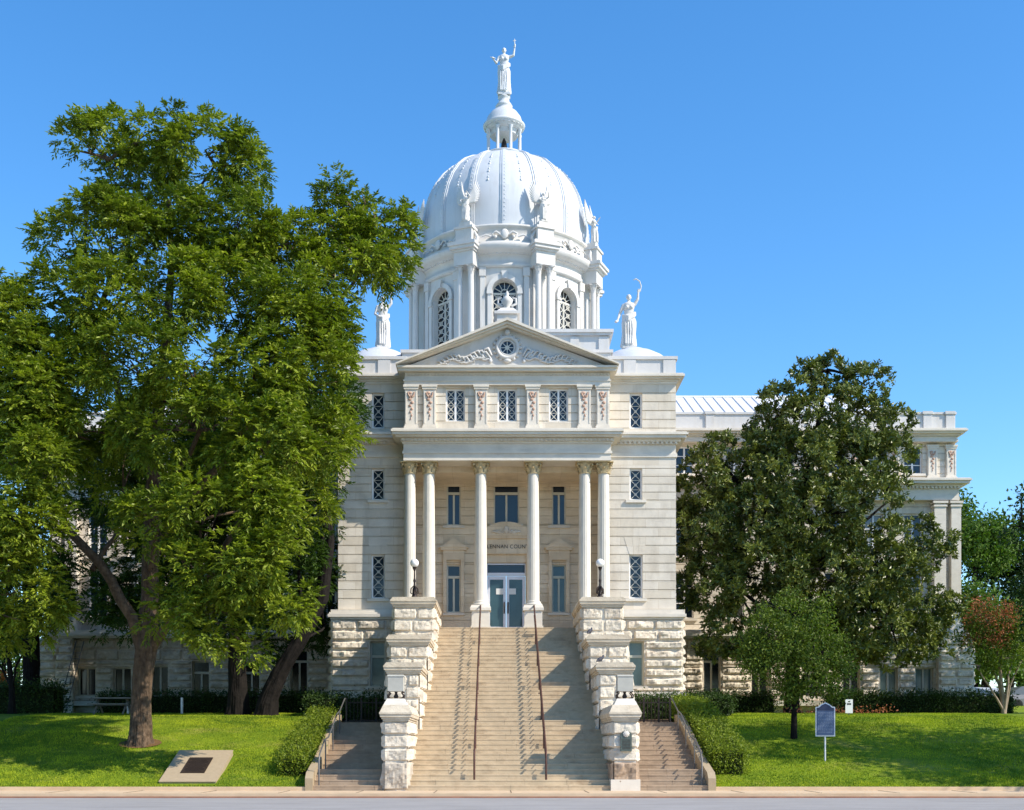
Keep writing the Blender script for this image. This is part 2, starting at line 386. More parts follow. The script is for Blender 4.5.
# ---- central block, outer bays either side of the portico
ROCK = Rock(.085)
SIDEW = {}
for sx in (-1, 1):
    ops = []
    c = sx*5.88
    ops = [(c-.29, c+.29, 16.04, 17.64), (c-.29, c+.29, 12.76, 14.20), (c-.31, c+.31, 8.27, 10.28)]
    xa, xb = (4.66, HW) if sx > 0 else (-HW, -4.66)
    m = MB(); coursed(m, xa, xb, 7.74, 14.75, YB, YB+.6, ops[1:]); coursed(m, xa, xb, 15.72, 18.1, YB, YB+.6, ops[:1])
    # flared flat arches over the lower windows: three voussoirs standing proud
    zt = ops[2][3]
    for k, (a0, a1, b0, b1) in enumerate(((-.30,-.10,-.55,-.17),(-.095,.095,-.16,.16),(.10,.30,.17,.55))):
        m.prism([(c+a0,zt),(c+a1,zt),(c+b1,zt+.80),(c+b0,zt+.80)], YB-.012, YB+.1)
    B(m, 'wall', M_ASH)
    for k, o in enumerate(ops): window(CH, *o, YB, 'lattice', lights=1, sill=(k > 0), fm=M_WFRAME)
    # basement bay
    bo = (c-.34, c+.34, 4.25, 6.30); XB = (4.3, 8.0) if sx > 0 else (-8.0, -4.3)
    m = MB(); cells(m, XB[0], XB[1], 2.4, 7.28, YB-.25, YB+.6, [bo]); B(m, 'basement_wall', M_ROCK)
    ROCK.wall((XB[0], YB-.25, 0), (1,0,0), (0,-1,0), XB[1]-XB[0], 4.0, 7.28, .42, 1.3, [(bo[0]-.02-XB[0], bo[1]+.02-XB[0], bo[2]-.02, bo[3]+.02)], .12, 3+sx)
    m = MB(); m.box(XB[0]-.1, XB[1]+.1, YB-.42, YB, 3.72, 3.99); B(m, 'plinth', M_TRIM)
    window(CH, *bo, YB-.25, 'plain', lights=1, fm=M_GREENF, gm=M_BASEG, transom=5.62, depth=.3)
# side walls, back and basement sides of the block
m = MB()
for sx in (-1,1): 
    x = sx*HW; a, b = sorted((x, x-sx*.6)); m.box(a, b, YB+.6, 67.5, 7.74, 14.75); m.box(a, b, YB+.6, 67.5, 15.72, 18.1)
    a, b = sorted((sx*8.0, sx*7.4)); m.box(a, b, YB+.6, 67.5, 2.4, 7.28)
B(m, 'side_wall', M_ASH)
for sx in (-1, 1):
    a, b = (4.1, 8.0) if sx > 0 else (-8.0, -4.1)
    ROCK.wall((sx*8.0, YB+(-.25 if sx > 0 else 10.2), 0), (0, 1 if sx > 0 else -1, 0), (sx,0,0), 10.4, 4.0, 7.28, .42, 1.3, (), .12, 9+sx)
# belt course and cornices of the outer bays
for sx in (-1, 1):
    xa, xb = (4.66, HW) if sx > 0 else (-HW, -4.66); en = (0,1) if sx > 0 else (1,0); yb = 67.4
    def ring(prof, z, y=YB, dent=None, name='cornice', mt=M_TRIM, grow=0.0):
        m = MB(); z0 = z
        for (p, h) in prof:
            x0_, x1_ = (xa, xb+p+grow) if sx > 0 else (xa-p-grow, xb); m.box(x0_, x1_, y-p-grow, yb, z, z+h); z += h
        if dent: 
            zz, pr = dent; dentils(m, xa if sx > 0 else xa-pr, xb+pr if sx > 0 else xb, y-pr+.0, zz)
        return B(m, name, mt)
    ring([(.32,.10),(.42,.14),(.36,.08),(.30,.12)], 7.29, name='belt_course')
    ring([(.06,.16),(.03,.06),(.0,.36),(.08,.10),(.20,.13),(.42,.13),(.50,.09),(.44,.05)], 14.70, dent=(15.29,.08), name='main_cornice')
    ring([(.04,.10),(.10,.09),(.24,.08),(.36,.10),(.30,.05)], 18.05, name='upper_cornice')
    # parapet with panels and small end posts
    m = MB(); x0_, x1_ = (4.66, HW) if sx > 0 else (-HW, -4.66)
    m.box(x0_, x1_, YB+.0, YB+.4, 18.47, 19.16); m.box(x0_-.08, x1_+.08, YB-.08, YB+.48, 19.16, 19.30)
    a, b = sorted((sx*HW, sx*(HW-.4))); m.box(a, b, YB+.4, 67.0, 18.47, 19.16); m.box(a-.08, b+.08, YB+.48, 67.0, 19.16, 19.30)
    for xx in (sx*(HW-.3), sx*5.6): m.box(xx-.28, xx+.28, YB-.06, YB, 18.47, 19.15)
    B(m, 'parapet', M_WHITE)
    # low saucer dome that carries a corner statue
    m = MB(); cx = sx*6.05; m.lathe([(1.95,0),(1.95,.35),(1.85,.42),(1.75,.62),(1.45,.95),(1.0,1.20),(.55,1.32),(.5,1.40),(0.001,1.42)], (cx,59.6,19.02), n=40); B(m, 'corner_dome', M_DOME)
m = MB(); m.box(-7.6, 7.6, YB+.35, 84, 18.6, 18.95); B(m, 'block_roof', M_ROOF)
# ---- portico
YP, YC = 55.75, 56.25            # entablature face, column centre line
m = MB(); ZE = 14.28
m.box(-4.63, 4.63, YP+.0, YB+.0, ZE, ZE+.30); m.box(-4.68, 4.68, YP-.05, YB, ZE+.30, ZE+.42); m.box(-4.63, 4.63, YP+.003, YB, ZE+.42, 15.02)
B(m, 'entablature', M_TRIM)
m = MB(); cornice(m, -4.63, 4.63, YP, 15.02, [(.06,.08),(.12,.16),(.34,.08),(.46,.12),(.52,.10),(.46,.05)], YB+.3); dentils(m, -4.73, 4.73, YP-.115, 15.12, .09, .11, .09, .18); B(m, 'main_cornice', M_TRIM)
m = MB(); AW = 4.58
aops = [(c-.43, c+.43, 16.08, 17.55) for c in (-2.32, 0, 2.30)]
coursed(m, -AW, AW, 15.61, 17.66, YP+.18, YB+.2, aops, ch=.42)
B(m, 'attic_wall', M_ASH)
for o in aops: window(CH, *o, YP+.18, 'lattice', lights=2, rows=4, sill=False, fm=M_WFRAME)
def pilaster(x, w, z0, z1, y, d=.14, orn=True):
    m = MB(); m.box(x-w/2-.04, x+w/2+.04, y-d-.03, y+.05, z0, z0+.22)
    m.box(x-w/2, x+w/2, y-d, y+.05, z0+.22, z1-.20)
    for a, b in ((x-w/2+.03, x-w/2+.08), (x+w/2-.08, x+w/2-.03)): m.box(a, b, y-d-.02, y-d, z0+.34, z1-.28)
    m.box(x-w/2-.04, x+w/2+.04, y-d-.04, y+.05, z1-.20, z1-.1); m.box(x-w/2-.07, x+w/2+.07, y-d-.07, y+.05, z1-.1, z1)
    o = B(m, 'pilaster', M_TRIM)
    if orn:
        m = MB(); H = (z1-.36)-(z0+.55); zt = z1-.36
        for i in range(9):
            t = i/8; zz = zt-H*t; ww = w*.22*(1-t)**.6+.02; s_ = 1 if i % 2 else -1
            m.ball((x+s_*ww*.4, y-d-.005, zz), ww*.75, .035, H*.06, 8, 5)
        for s_ in (-1,1): m.tube([(x+s_*w*.26,y-d-.01,zt+.02),(x+s_*w*.20,y-d-.02,zt-.1),(x+s_*.03,y-d-.02,zt-.22)], [.035,.04,.02], 6)
        m.build('scroll_ornament', M_RED, o)
    return o
for x in (-4.29,-3.47,-1.16,1.14,3.45,4.27): pilaster(x, .56, 15.61, 17.66, YP+.18)
m = MB(); m.box(-4.6, 4.6, YP+.02, YB+.3, 17.66, 17.82); m.box(-4.64, 4.64, YP-.02, YB+.3, 17.82, 17.88); m.box(-4.58, 4.58, YP+.04, YB+.3, 17.88, 18.22); dentils(m, -4.58, 4.58, YP+.04, 18.08, .07, .09, .07, .15)
B(m, 'attic_frieze', M_TRIM)
# pediment
m = MB(); PW, PZ, PA = 4.85, 18.22, 20.52
m.box(-PW, PW, YP-.22, YB+.3, PZ, PZ+.12); m.box(-PW-.05, PW+.05, YP-.30, YB+.3, PZ+.12, PZ+.22)
for s_ in (-1,1):
    for (off, th, pr) in ((0,.13,.46),(.13,.10,.36),(.23,.09,.22)):
        a = (s_*(PW+.1-off*1.2), PZ+.22 if off == 0 else PZ+.22); sl = (PA-PZ-.28)/(PW+.1)
        zo = lambda x: PA-off*1.1-sl*abs(x)
        x1 = PW+.1; pts = [(0, zo(0)-th), (0, zo(0)), (s_*x1, max(zo(x1), PZ+.221)), (s_*x1, max(zo(x1)-th, PZ+.22))]
        if s_ > 0: pts = pts[::-1]
        m.prism(pts, YP-pr, YB+.3 if off == 0 else YP+.2)
B(m, 'pediment_cornice', M_TRIM)
m = MB(); m.prism([(-PW+.15,PZ+.21),(PW-.15,PZ+.21),(0,PA-.30)], YP+.10, YB+.4); B(m, 'tympanum', M_WHITE)
m = MB(); m.prism([(-PW-.1,PZ+.26),(PW+.1,PZ+.26),(0,PA-.08)], YP+.5, YB+3.5); B(m, 'pediment_roof', M_ROOF)
m = MB(); cz = 19.32                       # round window, wreath and acanthus scrolls
for (rr, tt, yy) in ((.46,.10,.12),(.33,.05,.10)):
    m.tube([(rr*math.cos(t*PI/14), YP+.10-yy*.5, cz+rr*math.sin(t*PI/14)) for t in range(29)], tt, 6, cap=False)
for k in range(18):
    t = 2*PI*k/18; m.ball((.58*math.cos(t), YP+.06, cz+.56*math.sin(t)), .10, .07, .085, 7, 5)
m.ball((0,YP,cz+.66), .13, .1, .14); m.ball((0,YP,cz-.6), .16, .1, .09)
for s_ in (-1,1):
    for k in range(13):
        t = k/12; x = s_*(.72+2.2*t); zz = PZ+.48+.10*math.sin(t*11)+.16*(1-t); L = .46*(1-t*.5)
        m.tube([(x,YP+.08,zz-.05),(x+s_*L*.5,YP+.02,zz+L*.55),(x+s_*L*1.05,YP+.06,zz+L*.45)], [.05,.075*(1-t*.4),.015], 5)
        m.tube([(x,YP+.08,zz),(x+s_*L*.6,YP+.03,zz-L*.20),(x+s_*L*1.1,YP+.07,zz-L*.02)], [.04,.06*(1-t*.4),.015], 5)
    m.tube([(s_*.7,YP+.06,PZ+.75),(s_*.86,YP+.02,PZ+1.05),(s_*1.05,YP+.02,PZ+1.0),(s_*1.0,YP+.04,PZ+.85)], [.05,.08,.07,.03], 6)
    for (a, b) in ((.75,.1),(1.1,.32),(1.5,.28),(1.9,.2)): m.ball((s_*a, YP+.05, PZ+.42+b), .09, .06, .10, 7, 5)
B(m, 'tympanum_relief', M_WHITE)
m = MB(); m.lathe([(.29,0),(.29,.02)], (0,0,0), n=24)
m.v = [(x, YP+.088-z, cz+y) for (x,y,z) in m.v]; rw = B(m, 'round_window', M_GLASS)
m = MB()
for k in range(4):
    t = k*PI/4; m.beam((.28*math.cos(t),YP+.055,cz+.28*math.sin(t)), (-.28*math.cos(t),YP+.055,cz-.28*math.sin(t)), .03, .02)
m.lathe([(.1,0),(.1,.02)], (0,0,0), n=12); q = len(m.v)
m.v = [v if i < 32 else (v[0], YP+.06-v[2], cz+v[1]) for i, v in enumerate(m.v)]
m.build('glazing_bar', M_LAT, rw)
# stepped parapet behind the pediment and the boxy roof house beside the drum
m = MB(); m.box(-4.85, 4.85, YB+1.0, YB+1.5, 18.9, 19.78); m.box(-4.93, 4.93, YB+.92, YB+1.58, 19.78, 19.92); m.box(4.35, 4.85, YB+1.5, 67, 18.9, 19.8); m.box(-4.85, -4.35, YB+1.5, 67, 18.9, 19.8); B(m, 'attic_parapet', M_WHITE)
m = MB(); ho = [(2.35, 3.15, 21.0, 22.1)]; cells(m, .3, 5.30, 18.9, 22.55, 64, 70.5, ho); m.box(.2, 5.42, 63.86, 70.6, 22.55, 22.68); m.box(.12, 5.50, 63.78, 70.7, 22.68, 22.84)
m.box(4.75, 5.25, 63.93, 64, 19, 22.5); m.box(3.3, 3.75, 63.93, 64, 19, 22.5); m.box(.3, 4.6, 64.6, 70, 22.84, 23.12); B(m, 'roof_house', M_WHITE)
window(CH, *ho[0], 64, 'plain', lights=2, fm=M_WFRAME, sill=True)
# apex block in front of the drum
m = MB(); m.box(-.46, .46, 56.3, 57.2, 20.0, 21.0); m.box(-.58,.58,56.2,57.3,21.0,21.12); m.frustum(-.5,.5,56.27,57.23,21.12,21.36,.24); m.lathe([(.16,0),(.11,.1),(.24,.28),(.27,.42),(.15,.55),(.07,.62),(.10,.72),(.001,.85)], (0,56.75,21.36), n=18)
for s_ in (-1,1): m.tube([(s_*.2,56.75,21.5),(s_*.42,56.75,21.62),(s_*.4,56.75,21.85),(s_*.24,56.75,21.88)], [.05,.06,.04,.03], 6)
B(m, 'apex_finial', M_WHITE)
# columns
for x in (-4.38,-3.52,-1.19,1.17,3.49,4.34):
    outer = abs(x) > 2; zb = 7.84
    col = fluted(.285, .245, 13.78-zb-.2, (x,YC,zb+.2)); o = B(col, 'column', M_COL)
    b = MB(); b.lathe([(.40,0),(.42,.04),(.40,.09),(.34,.11),(.34,.14),(.36,.17),(.30,.21)], (x,YC,zb), n=28); b.build('column_base', M_COL, o)
    capital(.285, .52, (x,YC,13.76)).build('capital', M_CAP, o)
    p = MB(); z0 = 6.78 if not outer else 7.4
    p.box(x-.40, x+.40, YC-.40, YC+.40, z0, zb-.24)
    if not outer: p.box(x-.44,x+.44,YC-.44,YC+.44,z0,z0+.14); 
    p.box(x-.46,x+.46,YC-.46,YC+.46,zb-.24,zb-.12); p.frustum(x-.46,x+.46,YC-.46,YC+.46,zb-.12,zb,.05)
    p.build('pedestal', M_COL, o)
# recess: back wall, jambs, ceiling, floor
YR = 59.2
rops = [(-2.84,-2.17,11.99,14.02), (2.14,2.81,11.99,14.02), (-.62,.60,12.04,14.05), (-2.84,-2.17,7.86,10.14), (2.14,2.81,7.86,10.14), (-.94,.90,6.78,10.22)]
m = MB(); coursed(m, -4.66, 4.66, 6.78, 14.28, YR, YR+.5, rops, ch=.42); B(m, 'portico_back_wall', M_REC)
m = MB(); m.box(-4.66,-4.60,YB+.6,YR,6.78,14.28); m.box(4.60,4.66,YB+.6,YR,6.78,14.28); m.box(-4.67,-4.661,YB,YB+.6,6.78,14.28); m.box(-4.62,4.62,YB+.002,YR-.002,14.02,14.28); m.box(-4.6,4.6,YR-.12,YR,13.82-.0,14.02); B(m, 'portico_lining', M_REC)
m = MB(); m.box(-4.66, 4.66, YP-.1, YR+.5, 6.2, 6.78); B(m, 'portico_floor', M_STEP)
for k, o in enumerate(rops[:5]):
    window(CH, *o, YR, 'plain', fm=M_FRAME if k != 4 else M_GREENF, gm=M_GLASS if k != 4 else M_TEAL, transom=(13.52 if k < 3 else 9.55), depth=.16, sill=True)
for c in (-2.505, 2.475):     # small pedimented hoods
    m = MB(); m.box(c-.50,c+.50,YR-.14,YR,10.34,10.80); m.box(c-.62,c+.62,YR-.22,YR,10.80,10.90); m.prism([(c-.70,10.90),(c+.70,10.90),(c,11.36)], YR-.26, YR); m.prism([(c-.46,10.95),(c+.46,10.95),(c,11.24)], YR-.275, YR-.26)
    for s_ in (-1,1): m.box(c+s_*.42-.08, c+s_*.42+.08, YR-.12, YR, 7.86, 10.34)
    B(m, 'window_hood', M_REC)
m = MB(); m.box(-1.2,1.16,YR-.16,YR,10.62,11.34); m.box(-1.3,1.26,YR-.26,YR,11.34,11.44)
arc = [(-1.02+1.0,11.44)]
pts = [(-.02+1.16*math.cos(PI*k/20)*1.0, 11.44+.68*math.sin(PI*k/20)) for k in range(21)]; m.prism(pts, YR-.30, YR)
for s_ in (-1,1): m.box(-.02+s_*1.08-.12, -.02+s_*1.08+.12, YR-.14, YR, 6.78, 10.62)
B(m, 'door_hood', M_REC)
m = MB()
for s_ in (-1,1):
    for k in range(4): m.tube([(-.02+s_*.1*k,YR-.32,11.56),(-.02+s_*(.12+.16*k),YR-.35,11.72-.02*k),(-.02+s_*(.2+.17*k),YR-.32,11.60)], [.03,.06,.015], 5)
m.ball((-.02,YR-.33,11.75), .13,.07,.16); B(m, 'carved_relief', M_TRIM)
def text_mesh(body, size, loc, mt, parent, name='lettering', depth=.012, sx=1.0):
    cu = bpy.data.curves.new(name, 'FONT'); cu.body = body; cu.size = size; cu.align_x = 'CENTER'; cu.extrude = depth; cu.space_character = 1.08
    t = bpy.data.objects.new(name, cu); C.objects.link(t); bpy.context.view_layer.update()
    me = bpy.data.meshes.new_from_object(t.evaluated_get(bpy.context.evaluated_depsgraph_get())); bpy.data.objects.remove(t)
    me.transform(Matrix.Translation(Vector(loc)) @ Matrix.Rotation(PI/2, 4, 'X') @ Matrix.Diagonal((sx,1,1,1))); me.materials.clear(); me.materials.append(mt)
    o = bpy.data.objects.new(name, me); C.objects.link(o); o.parent = parent; return o
text_mesh('McLENNAN COUNTY', .25, (-.02, YR-.165, 10.88), M_IRON, CH, sx=.95)
# doors
def door_leaf(x0, x1):
    f = MB(); y = YR+.14; w = .13
    f.box(x0,x0+w,y-.03,y+.03,6.80,9.60); f.box(x1-w,x1,y-.03,y+.03,6.80,9.60); f.box(x0+w,x1-w,y-.03,y+.03,6.80,7.2); f.box(x0+w,x1-w,y-.03,y+.03,9.44,9.60)
    o = B(f, 'door', M_DOOR); p = MB(); p.box(x0+.05,x1-.05,y+.005,y+.015,6.9,9.55); p.build('pane', M_TEAL, o)
    p = MB(); xm = x1-.28 if x1 < .1 else x0+.28; p.box(xm-.19,xm+.17,y-.012,y-.004,8.74,9.02); p.build('notice', M_PAPER, o)
    return o
dl = door_leaf(-.92, -.03); dr = door_leaf(-.01, .88)
m = MB(); m.tube([(.07,YR+.10,7.85),(.07,YR+.03,7.85),(.07,YR+.03,8.35),(.07,YR+.10,8.35)], .03, 6); m.build('handle', M_IRON, dr)
m = MB(); m.tube([(-.11,YR+.10,7.85),(-.11,YR+.03,7.85),(-.11,YR+.03,8.35),(-.11,YR+.10,8.35)], .03, 6); m.build('handle', M_IRON, dl)
m = MB(); m.box(-.94,.90,YR+.08,YR+.2,9.62,9.76); m.box(-.94,-.90,YR+.08,YR+.2,9.76,10.2); m.box(.86,.90,YR+.08,YR+.2,9.76,10.2); m.box(-.90,.86,YR+.08,YR+.2,10.14,10.2); tf = B(m, 'transom_frame', M_DOOR)
m = MB(); m.box(-.93,.89,YR+.15,YR+.16,9.7,10.2); m.build('pane', M_GLASS, tf)
# ---- wings
YW = 67.0
def wing(sx):
    ROCK = Rock(.085)
    X = lambda a, b: tuple(sorted((sx*a, sx*b)))
    ops_b = [(11.04-.46,11.04+.46,4.2,6.7),(13.6-.46,13.6+.46,4.2,6.1),(16.3-.46,16.3+.46,4.2,6.1),(18.5-.46,18.5+.46,4.2,5.85),(20.5-.48,20.5+.48,4.24,5.75),(22.4-.48,22.4+.48,4.24,5.75)]
    cs = (9.6, 12.3, 15.0, 17.6, 19.75, 21.85)
    ops_l = [(c-.5,c+.5,8.4,10.9) for c in cs]; ops_m = [(c-.5,c+.5,11.7,14.0) for c in cs]; ops_a = [(c-.5,c+.5,16.15,17.62) for c in cs]
    mir = lambda ops: [(*X(a,b),c,d) for (a,b,c,d) in ops]
    x0, x1 = X(7.3, 24.1); xb0, xb1 = X(7.3, 24.4)
    m = MB(); coursed(m, x0, x1, 7.74, 14.75, YW, YW+.5, mir(ops_l+ops_m)); coursed(m, x0, x1, 15.72, 18.1, YW, YW+.5, mir(ops_a))
    xe0, xe1 = X(23.5, 24.1); m.box(xe0, xe1, YW+.5, 86, 7.74, 14.75); m.box(xe0, xe1, YW+.5, 86, 15.72, 18.1); B(m, 'wall', M_ASH if sx > 0 else M_ASH)
    m = MB(); cells(m, xb0, xb1, 2.4, 7.28, YW-.2, YW+.5, mir(ops_b)); xe0, xe1 = X(23.8, 24.4); m.box(xe0, xe1, YW+.5, 86, 2.4, 7.28); B(m, 'basement_wall', M_ROCK)
    ROCK.wall((xb0,YW-.2,0),(1,0,0),(0,-1,0), xb1-xb0, 3.9, 7.28, .43, 1.2, [(a-xb0-.02,b-xb0+.02,c-.02,d+.02) for (a,b,c,d) in mir(ops_b)], .13, 20+sx)
    # end pier with a battered rock-faced base
    px0, px1 = X(22.98, 24.85); m = MB(); m.box(px0, px1, YW-.7, YW-.2, 2.4, 7.28); B(m, 'basement_pier', M_ROCK)
    ROCK.wall((px0,YW-.7,0),(1,0,0),(0,-1,0), px1-px0, 3.9, 7.28, .43, 1.0, (), .11, 40+sx)
    ROCK.wall((px1 if sx > 0 else px0, YW-.7 if sx > 0 else YW+1.5, 0),(0,sx,0),(sx,0,0), 2.2, 3.9, 7.28, .43, 1.0, (), .11, 50+sx)
    for c, w in ((23.15,.62),(24.0,.52)):     # giant pilasters
        a, b = X(c-w/2, c+w/2); m = MB(); m.box(a, b, YW-.45, YW+.02, 7.9, 14.3); m.box(a-.08,b+.08,YW-.53,YW+.02,7.74,8.05); m.box(a-.05,b+.05,YW-.5,YW+.02,14.3,14.4); m.box(a-.09,b+.09,YW-.54,YW+.02,14.48,14.6); m.box(a+.02,b-.02,YW-.43,YW+.02,14.4,14.48); B(m, 'giant_pilaster', M_TRIM)
    for c in (22.85, 23.85, 20.8, 18.65, 16.3, 13.65, 10.9): pilaster(sx*c, .52, 15.75, 17.66, YW)
    def ring(prof, z, name, dent=None):
        m = MB(); e0 = 24.45 if name != 'belt_course' else 24.55
        for (p, h) in prof:
            a, b = X(7.6, e0-.3+p); m.box(a, b, YW-.42-p if name != 'belt_course' else YW-.5-p, 86.4, z, z+h); z += h
        if dent: a, b = X(7.8, 24.2); dentils(m, a, b, YW-.42-.07, dent)
        B(m, name, M_TRIM)
    ring([(.20,.10),(.32,.14),(.26,.08),(.20,.12)], 7.29, 'belt_course')
    ring([(.03,.16),(.0,.42),(.06,.12),(.18,.12),(.44,.14),(.52,.09),(.46,.05)], 14.66, 'main_cornice', 15.26)
    ring([(-.02,.14),(-.06,.16),(.06,.10),(.24,.10),(.36,.10),(.30,.05)], 17.78, 'upper_cornice')
    m = MB(); a, b = X(7.8, 24.0); m.box(a, b, YW-.3, YW+.1, 18.43, 19.25); m.box(a-.06,b+.06,YW-.36,YW+.16,19.25,19.36)
    a, b = X(23.6, 24.0); m.box(a, b, YW+.1, 86, 18.43, 19.25)
    for c in (23.7, 22.5, 20.8, 18.6, 16.3, 13.6, 10.9): m.box(sx*c-.22, sx*c+.22, YW-.38, YW-.3, 18.43, 19.25); m.box(sx*c-.27,sx*c+.27,YW-.43,YW-.36,19.25,19.40)
    B(m, 'parapet', M_WHITE)
    m = MB(); a, b = X(7.6, 24.6); m.box(a, b, YW-.55, YW, 3.70, 3.95); B(m, 'plinth', M_TRIM)
    # hipped standing seam roof
    m = MB(); e = 23.7; rdg = 19.6; z0, z1 = 19.0, 22.05; ya, yr, yc = YW+.2, YW+6.5, YW+18
    P = [(sx*7.5,ya,z0),(sx*e,ya,z0),(sx*e,yc,z0),(sx*7.5,yc,z0),(sx*7.5,yr,z1),(sx*rdg,yr,z1),(sx*rdg,yc-6.3,z1),(sx*7.5,yc-6.3,z1)]
    fs = [(0,1,5,4),(1,2,6,5),(2,3,7,6),(4,5,6,7)]
    if sx < 0: fs = [tuple(reversed(f)) for f in fs]
    m.add(P, fs); ro = B(m, 'wing_roof', M_ROOF); s_ = MB()
    for k in range(29):
        x = 7.7+k*.57; y1 = yr if x <= rdg else yr-(x-rdg)/(e-rdg)*(yr-ya); zz = z0+(z1-z0)*(y1-ya)/(yr-ya)
        if y1 > ya+.1: s_.beam((sx*x,ya,z0+.03),(sx*x,y1,zz+.03), .04, .07, up=(0,0,1))
    s_.beam((sx*e,ya,z0+.04),(sx*rdg,yr,z1+.05),.12,.1,up=(0,0,1)); s_.beam((sx*7.5,yr,z1+.05),(sx*rdg,yr,z1+.05),.12,.12)
    s_.build('roof_seam', M_ROOF, ro)
    for o in ops_b: window(CH, *X(o[0],o[1]), o[2], o[3], YW-.2, 'plain', fm=M_FRAME, gm=(M_BASEG if o[0] > 19 and sx > 0 else M_DARKG), transom=o[3]-.62 if o[3]-o[2] > 1.8 else None, depth=.3)
    for k_, o in enumerate(ops_l+ops_m+ops_a): window(CH, *X(o[0],o[1]), o[2], o[3], YW, 'grid', fm=M_WFRAME, gm=M_BLIND if k_ % 3 == 1 else M_GLASS, depth=.2)
    ROCK.build('rockface_stone', M_ROCK, CH)
wing(1); wing(-1)
ro = ROCK.build('rockface_stone', M_ROCK, CH)
# ---- the drum
DX, DY = 0.0, 80.0
def ringp(ang, r, z=0): a = R(ang); return Vector((DX+math.sin(a)*r, DY-math.cos(a)*r, z))   # ang 0 faces the camera side
m = MB(); m.box(-6.9, 6.9, 73.1, 86.9, 18.9, 23.9); m.box(-7.0,7.0,73.0,87.0,23.9,24.15); B(m, 'drum_base', M_WHITE)
RW = 5.45
m = MB(); 
# curved wall with arched openings, made of angular strips
nseg = 144; WA = 8.0      # half angle of a window opening in degrees
def open_at(a):
    k = round(a/45)*45; return abs(a-k) < WA, a-k
def arch_top(d): return 28.65+ (RW*math.sin(R(WA)))*math.sqrt(max(0, 1-(d/WA)**2))
for i in range(nseg*2):
    a0 = i*360/(nseg*2)-180; a1 = a0+360/(nseg*2); am = (a0+a1)/2; op, d = open_at(am)
    rng = [(24.15, 30.15)] if not op else [(24.15, 25.2), (None, 30.15)]
    for (za, zb) in rng:
        if za is None: q0, q1 = arch_top(a0-(am-d)), arch_top(a1-(am-d))
        else: q0 = q1 = za
        vs = []
        for rr in (RW, RW-.5):
            vs += [ringp(a0,rr,q0), ringp(a1,rr,q1), ringp(a1,rr,zb), ringp(a0,rr,zb)]
        m.add(vs, [(0,1,2,3),(5,4,7,6),(0,4,5,1),(3,2,6,7),(1,5,6,2),(4,0,3,7)])
B(m, 'drum_wall', M_WHITE)
def rings(prof, name, mt, n=96):
    m = MB(); m.lathe([(r, z) for r, z in prof], (DX,DY,0), n=n); return B(m, name, mt)
rings([(5.9,24.15),(5.9,24.5),(5.7,24.6),(5.7,24.9),(5.5,24.95)], 'drum_plinth', M_WHITE)
rings([(5.5,30.10),(5.62,30.15),(5.62,30.35),(5.55,30.38),(5.55,30.75),(5.7,30.85),(5.95,31.0),(6.05,31.05),(6.10,31.22),(6.15,31.35),(6.05,31.40),(5.6,31.45)], 'drum_cornice', M_WHITE)
m = MB()
for k in range(160):
    a = k*360/160; c = ringp(a, 5.72, 30.9); M_ = Matrix.Translation(c) @ Matrix.Rotation(R(a),4,'Z'); m.box(-.06,.06,-.05,.05,-.07,.07,M=M_)
rings([(5.75,31.45),(5.75,31.6),(5.6,31.65),(5.6,32.45),(5.72,32.5),(5.72,32.62),(5.4,32.66)], 'dome_parapet', M_WHITE)
B(m, 'drum_dentils', M_WHITE)
